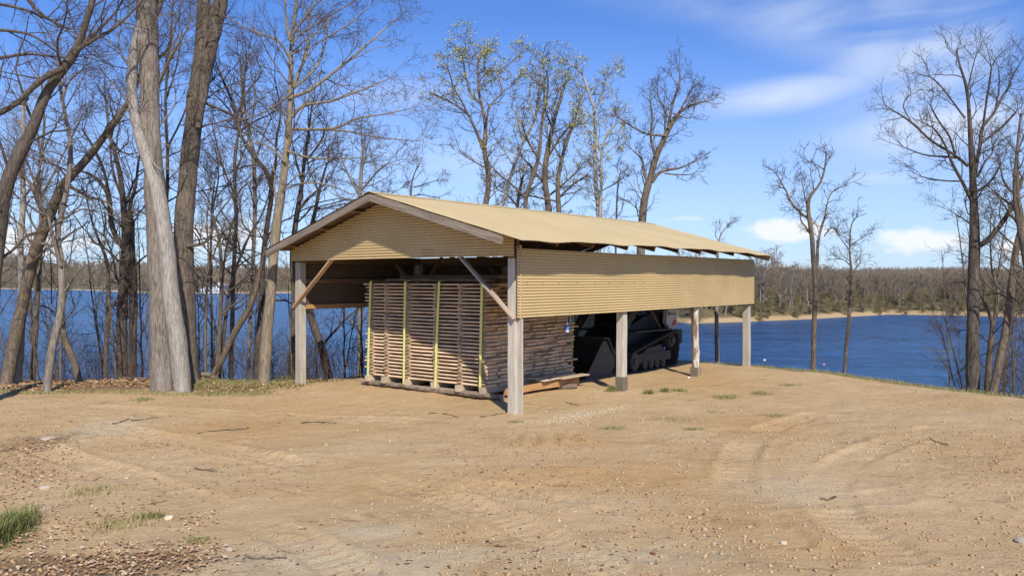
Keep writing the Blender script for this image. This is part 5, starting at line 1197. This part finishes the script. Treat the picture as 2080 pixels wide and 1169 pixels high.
def edge_grass():
    rg = np.random.default_rng(31); n = 60000; x = rg.uniform(3.5, 14, n); y = rg.uniform(12, 26, n); d = sdist(x, y)
    k = (d > -.75+vnoise(x, y, 1.2, 22)*.8) & (d < .5) & (rg.random(n) < .2+np.clip(vnoise(x, y, 2, 23)+.5, 0, 1)*.8); x, y = x[k], y[k]
    link('grass', blades('grass', x, y, .075, ['grass_green', 'grass_dry', 'grass_dry'], 32, ''), kind='stuff', label='short grass fringe along the top of the right bank', category='grass')
    n = 14000; x = rg.uniform(-8, -4.2, n); y = rg.uniform(16.6, 19.6, n); px = x/y*F+CX; py = 566+HC*F/y
    k = (np.hypot((px-480)/120, (py-781)/11) + rg.normal(0, .2, n) < 1.1); x, y = x[k], y[k]
    link('grass', blades('grass', x, y, .09, ['grass_green', 'grass_dry'], 33, '', .005), kind='stuff', label='patch of mossy grass between the paired trunks and the shed', category='grass')
    n = 5000; x0, y0 = gpt(-42, 1100); x = x0+rg.normal(0, .075, n); y = y0+rg.normal(.02, .30, n)
    link('grass', blades('grass', x, y, .17, ['grass_green', 'grass_green', 'grass_dry'], 34, '', .0045), kind='stuff', label='tall green grass clump at the near left edge', category='grass')
    n = 16000; x = rg.uniform(-13, -5, n); y = rg.uniform(16, 17.8, n); d = sdist(x, y); k = np.abs(d+2.5+vnoise(x, y, 1, 3)*.5) < .25; x, y = x[k], y[k]
    link('grass', blades('grass', x, y, .06, ['grass_green', 'grass_dry', 'grass_dry'], 35, '', .005), kind='stuff', label='thin strip of grass along the foot of the left trees', category='grass')
edge_grass()
def brush(name, n, xr, yr, cond, seed, label):
    rg = np.random.default_rng(seed); x = rg.uniform(*xr, n); y = rg.uniform(*yr, n); d = sdist(x, y); k = cond(x, y, d) & (vnoise(x, y, .7, seed)+rg.random(n)*.5 > .12); x, y = x[k], y[k]; n = len(x); z = hz(x, y)
    h = rg.uniform(.25, 1.3, n)**1.2; m = 5; t = np.linspace(0, 1, m)[None]; ln = rg.normal(0, .28, (n, 2))*h[:, None]
    P = np.stack([x[:, None]+ln[:, :1]*t**1.5, y[:, None]+ln[:, 1:]*t**1.5, z[:, None]-.05+h[:, None]*t], -1); P[:, 1:-1] += rg.normal(0, .02, (n, m-2, 3)); R = np.repeat(.0055*(1-.7*t), n, 0)
    a = spawn(P, R, 4, .3, h*.4, .7, .8, .2, 3, .0034, rg)
    V, Fc = join([tubes(P, R, 3), tubes(a[0], a[1], 3)])
    link(name, mesh_from(name, V, Fc, 'twig_red'), kind='stuff', label=label, category='brush')
brush('brush', 2600, (-15, -3.2), (17.5, 22), lambda x, y, d: (d > -.9) & (d < 2.5), 51, 'reddish brown brush and seedlings along the left bank')
brush('brush', 500, (9, 16), (15, 22), lambda x, y, d: (d > .3) & (d < 2.5) & (x/y*F+CX > 1930), 52, 'thin brush below the right bank')
def tuft(px, py, w, h, lab, n=90, green=True, seed=0):
    x0, y0 = gpt(px, py); rg = np.random.default_rng(500+seed); x = rg.normal(0, w, n); y = rg.normal(0, w*.8, n)
    me = blades('blades', x+x0, y+y0, h, ['grass_green', 'grass_dry', 'grass_green' if green else 'grass_dry', 'grass_dry'], 600+seed, '')
    z0 = hz1(x0, y0); co = np.empty(len(me.vertices)*3, np.float32); me.vertices.foreach_get('co', co); co = co.reshape(-1, 3)-np.array([x0, y0, z0], np.float32); me.vertices.foreach_set('co', co.ravel())
    o = link('grass_tuft', me, None, None, label=lab, category='grass tuft', group='grass tufts on the dirt'); o.location = (x0, y0, z0)
tf = [(1242, 797, .05, .12, 'bright green tuft at the foot of the second right post'), (1320, 800, .05, .10, 'small green tuft right of the second right post'), (1352, 797, .05, .10, 'green tuft midway between the second and third right posts'),
      (1476, 808, .14, .08, 'wide green tuft on the dirt below the last post'), (1372, 853, .22, .04, 'flat wide green patch on the dirt below the third post'), (1243, 871, .10, .05, 'low green tuft below the white gravel streak'),
      (1572, 846, .14, .04, 'thin flat green patch right of the post row'), (1604, 784, .12, .05, 'pale green tuft near the right bank'), (1407, 873, .08, .04, 'small low tuft below the flat green patch'), (1455, 836, .12, .03, 'low sparse tuft between the two flat green patches'),
      (289, 815, .10, .07, 'green tuft in front of the paired trunks'), (180, 995, .16, .06, 'olive tuft above the leaf litter'), (232, 1060, .16, .06, 'dry olive tuft beside the leaf litter'), (305, 1042, .07, .07, 'dark green tuft right of the dry olive tuft'), (398, 1090, .06, .05, 'tiny green tuft right of the leaf litter'),
      (1048, 860, .06, .04, 'tiny tuft just in front of the near corner post'), (580, 775, .12, .16, 'taller grass tuft left of the left front post'), (1380, 795, .10, .07, 'weedy tuft at the foot of the third right post'), (1545, 800, .12, .07, 'dry weed clump on the dirt right of the last post')]
for i, a in enumerate(tf): tuft(*a, n=int(170+700*a[2]), green=i not in (11, 12, 18), seed=i)
def rock(px, py, s, lab, mat='rock_grey', seed=0, flat=.6):
    x, y = gpt(px, py); rg = np.random.default_rng(700+seed); import bmesh
    bm = bmesh.new(); bmesh.ops.create_icosphere(bm, subdivisions=2, radius=1)
    for v in bm.verts: v.co *= 1+rg.normal(0, .07); v.co.x *= s*1.25; v.co.y *= s*.9; v.co.z *= s*flat
    me = bpy.data.meshes.new('rock'); bm.to_mesh(me); bm.free(); me.materials.append(MATS[mat])
    o = link('rock', me, None, None, label=lab, category='rock', group='stones lying on the dirt'); o.location = (x, y, hz1(x, y)+s*flat*.35); o.rotation_euler = (0, 0, rg.random()*6)
for i, a in enumerate([(88, 986, .055, 'grey stone above the leaf litter at the left'), (341, 1043, .045, 'pale rounded stone right of the leaf litter'), (95, 891, .10, 'flat tan stone in the churned dirt at the left'), (256, 966, .035, 'small grey stone in the left wheel rut'),
                       (92, 1026, .05, 'bluish flat stone near the grass clump'), (662, 903, .035, 'pale stone in the middle of the yard'), (464, 1106, .035, 'brown stone below the wheel rut'), (2078, 1100, .06, 'dark stone cut off by the right edge of the view'),
                       (1594, 1103, .035, 'white stone in the right foreground'), (1452, 1105, .025, 'small pale stone in the right foreground left of the white stone'), (590, 913, .03, 'small tan stone left of the middle of the yard')]):
    rock(*a, seed=i, mat='pebble_white' if i in (1, 8) else 'rock_grey', flat=.3 if i in (2, 4) else .6)
def stick_thing(pts, r, lab, seed):
    P = np.array([(*gpt(a, b), 0) for a, b in pts]); P[:, 2] = hz(P[:, 0], P[:, 1])+r*1.5; P4 = np.c_[P, np.full(len(P), r)]; Q, L = resamp(P4, 10)
    rg = np.random.default_rng(800+seed); p = Q[:, :3]+rg.normal(0, .008, (10, 3)); rr = Q[:, 3]*np.linspace(1, .5, 10)
    a = spawn(p[None], rr[None], 3, .3, L*.35, .5, .7, .0, 4, r*.4, rg); a[0][..., 2] = np.maximum(a[0][..., 2]*.3+p[:, 2].mean()*.7, hz(a[0][..., 0], a[0][..., 1])+.004)
    V, Fc = join([tubes(p[None], rr[None], 6), tubes(*a[:2], 4)]); b = p[0].copy()
    o = link('stick', mesh_from('stick', V-b, Fc, 'twig_brown', smooth=True), None, None, label=lab, category='stick', group='sticks lying on the dirt'); o.location = tuple(b)
st = [([(610, 858), (640, 855), (682, 860)], .010, 'forked brown stick lying on the dirt left of the shed'), ([(265, 853), (300, 848), (324, 845)], .009, 'straight thin stick on the dirt below the paired trunks'), ([(228, 861), (245, 856), (260, 850)], .009, 'short curved stick left of the straight thin stick'),
      ([(400, 880), (450, 873), (505, 869)], .008, 'long faint stick on the orange dirt patch'), ([(975, 850), (1000, 846), (1023, 842)], .008, 'thin stick beside the near corner post'), ([(1150, 819), (1162, 823), (1175, 826)], .008, 'short stick on the dirt right of the near corner post'),
      ([(870, 840), (900, 842), (930, 848)], .007, 'thin curved stick in front of the lumber stack'), ([(490, 1128), (520, 1128), (580, 1131)], .006, 'pale thin stick at the bottom of the yard'), ([(395, 950), (420, 953), (440, 957)], .008, 'short stick in the wheel rut'),
      ([(285, 1019), (310, 1016), (335, 1012)], .005, 'thin stick above the dark green tuft'), ([(1890, 905), (1905, 908), (1925, 916)], .008, 'short dark stick on the right side of the yard'), ([(1700, 1010), (1680, 1014), (1668, 1010)], .010, 'stubby dark stick in the right middle of the yard')]
for i, a in enumerate(st): stick_thing(*a, i)
def one_leaf(px, py, s, lab, seed):
    x, y = gpt(px, py); rg = np.random.default_rng(seed); n = 9; V = []
    t = np.linspace(-1, 1, n); wd = .42*(1-t*t)**.6*(1+.25*np.cos(t*14))
    for i in range(n): V += [(t[i], -wd[i], .22*wd[i]+.12*t[i]**2), (t[i], 0, .10*t[i]**2), (t[i], wd[i], .45*wd[i]+.12*t[i]**2)]
    V = np.array(V)*s; me = mesh_from('leaf', V, grid_faces(n, 3), 'red_leaf', smooth=True)
    so_ = link('dead_leaf', me, None, None, label=lab, category='leaf', group='reddish dead leaves lying in the foreground'); so_.location = (x, y, hz1(x, y)+.012); so_.rotation_euler = (rg.normal(0, .4), rg.normal(0, .3), rg.random()*6)
for i, a in enumerate([(1011, 1107, .038, 'larger reddish curled leaf in the centre foreground'), (1328, 1126, .034, 'reddish curled leaf right of the centre foreground'), (1222, 1157, .026, 'small dark reddish leaf at the bottom edge'), (1140, 1138, .022, 'small brown leaf between the two reddish leaves'), (980, 962, .03, 'brown curled leaf in the middle of the yard')]): one_leaf(*a, 900+i)
def flag(px, py, mat, lab):
    Y = 22.4; p = at(px, py, Y); h = hz1(p[0], Y)
    f = thing('marker_flag', lab, 'flag', 'marker flags on the right bank', (p[0], Y, h))
    m = MB(); m.cyl((0, 0, -.05), (0, 0, max(.2, p[2]-h+.03)), .004, n=5); m.build('wire', 'wire', f)
    z = max(.2, p[2]-h+.03); m = MB(); m.add([(0, 0, z), (.05, .01, z-.005), (.055, -.01, z-.045), (0, 0, z-.04), (0, .003, z), (.05, .013, z-.005), (.055, -.007, z-.045), (0, .003, z-.04)], [(0, 1, 2, 3), (7, 6, 5, 4), (0, 4, 5, 1), (1, 5, 6, 2), (2, 6, 7, 3), (3, 7, 4, 0)]); m.build('flag', mat, f)
flag(1551, 731, 'white_plastic', 'small white marker flag beside the last post'); flag(1672, 740, 'pink_plastic', 'small pink marker flag beside the small lone tree')
x, y = gpt(1399, 769); rock(1399, 769, .045, 'white crumpled scrap at the foot of the bark-covered post', 'white_plastic', 40, .5)
# fallen dark logs behind the paired trunks
for i, (a, b, r, lb) in enumerate([((392, 757), (440, 768), .09, 'dark fallen log lying right of the paired trunks'), ((396, 748), (430, 756), .07, 'second dark fallen log propped above the first, right of the paired trunks'), ((240, 765), (300, 757), .06, 'reddish fallen log under the broken-topped tree')]):
    p0 = at(*a, 19.2); p1 = at(*b, 19.0); p0[2] = hz1(p0[0], p0[1])+r*1.0+.06*(i == 1)*2; p1[2] = hz1(p1[0], p1[1])+r+.08*(i == 1)
    M, L = frame(p0, p1); link('fallen_log', log('fallen_log', L, r, 'log_wood', 20+i), None, M, label=lb, category='log')
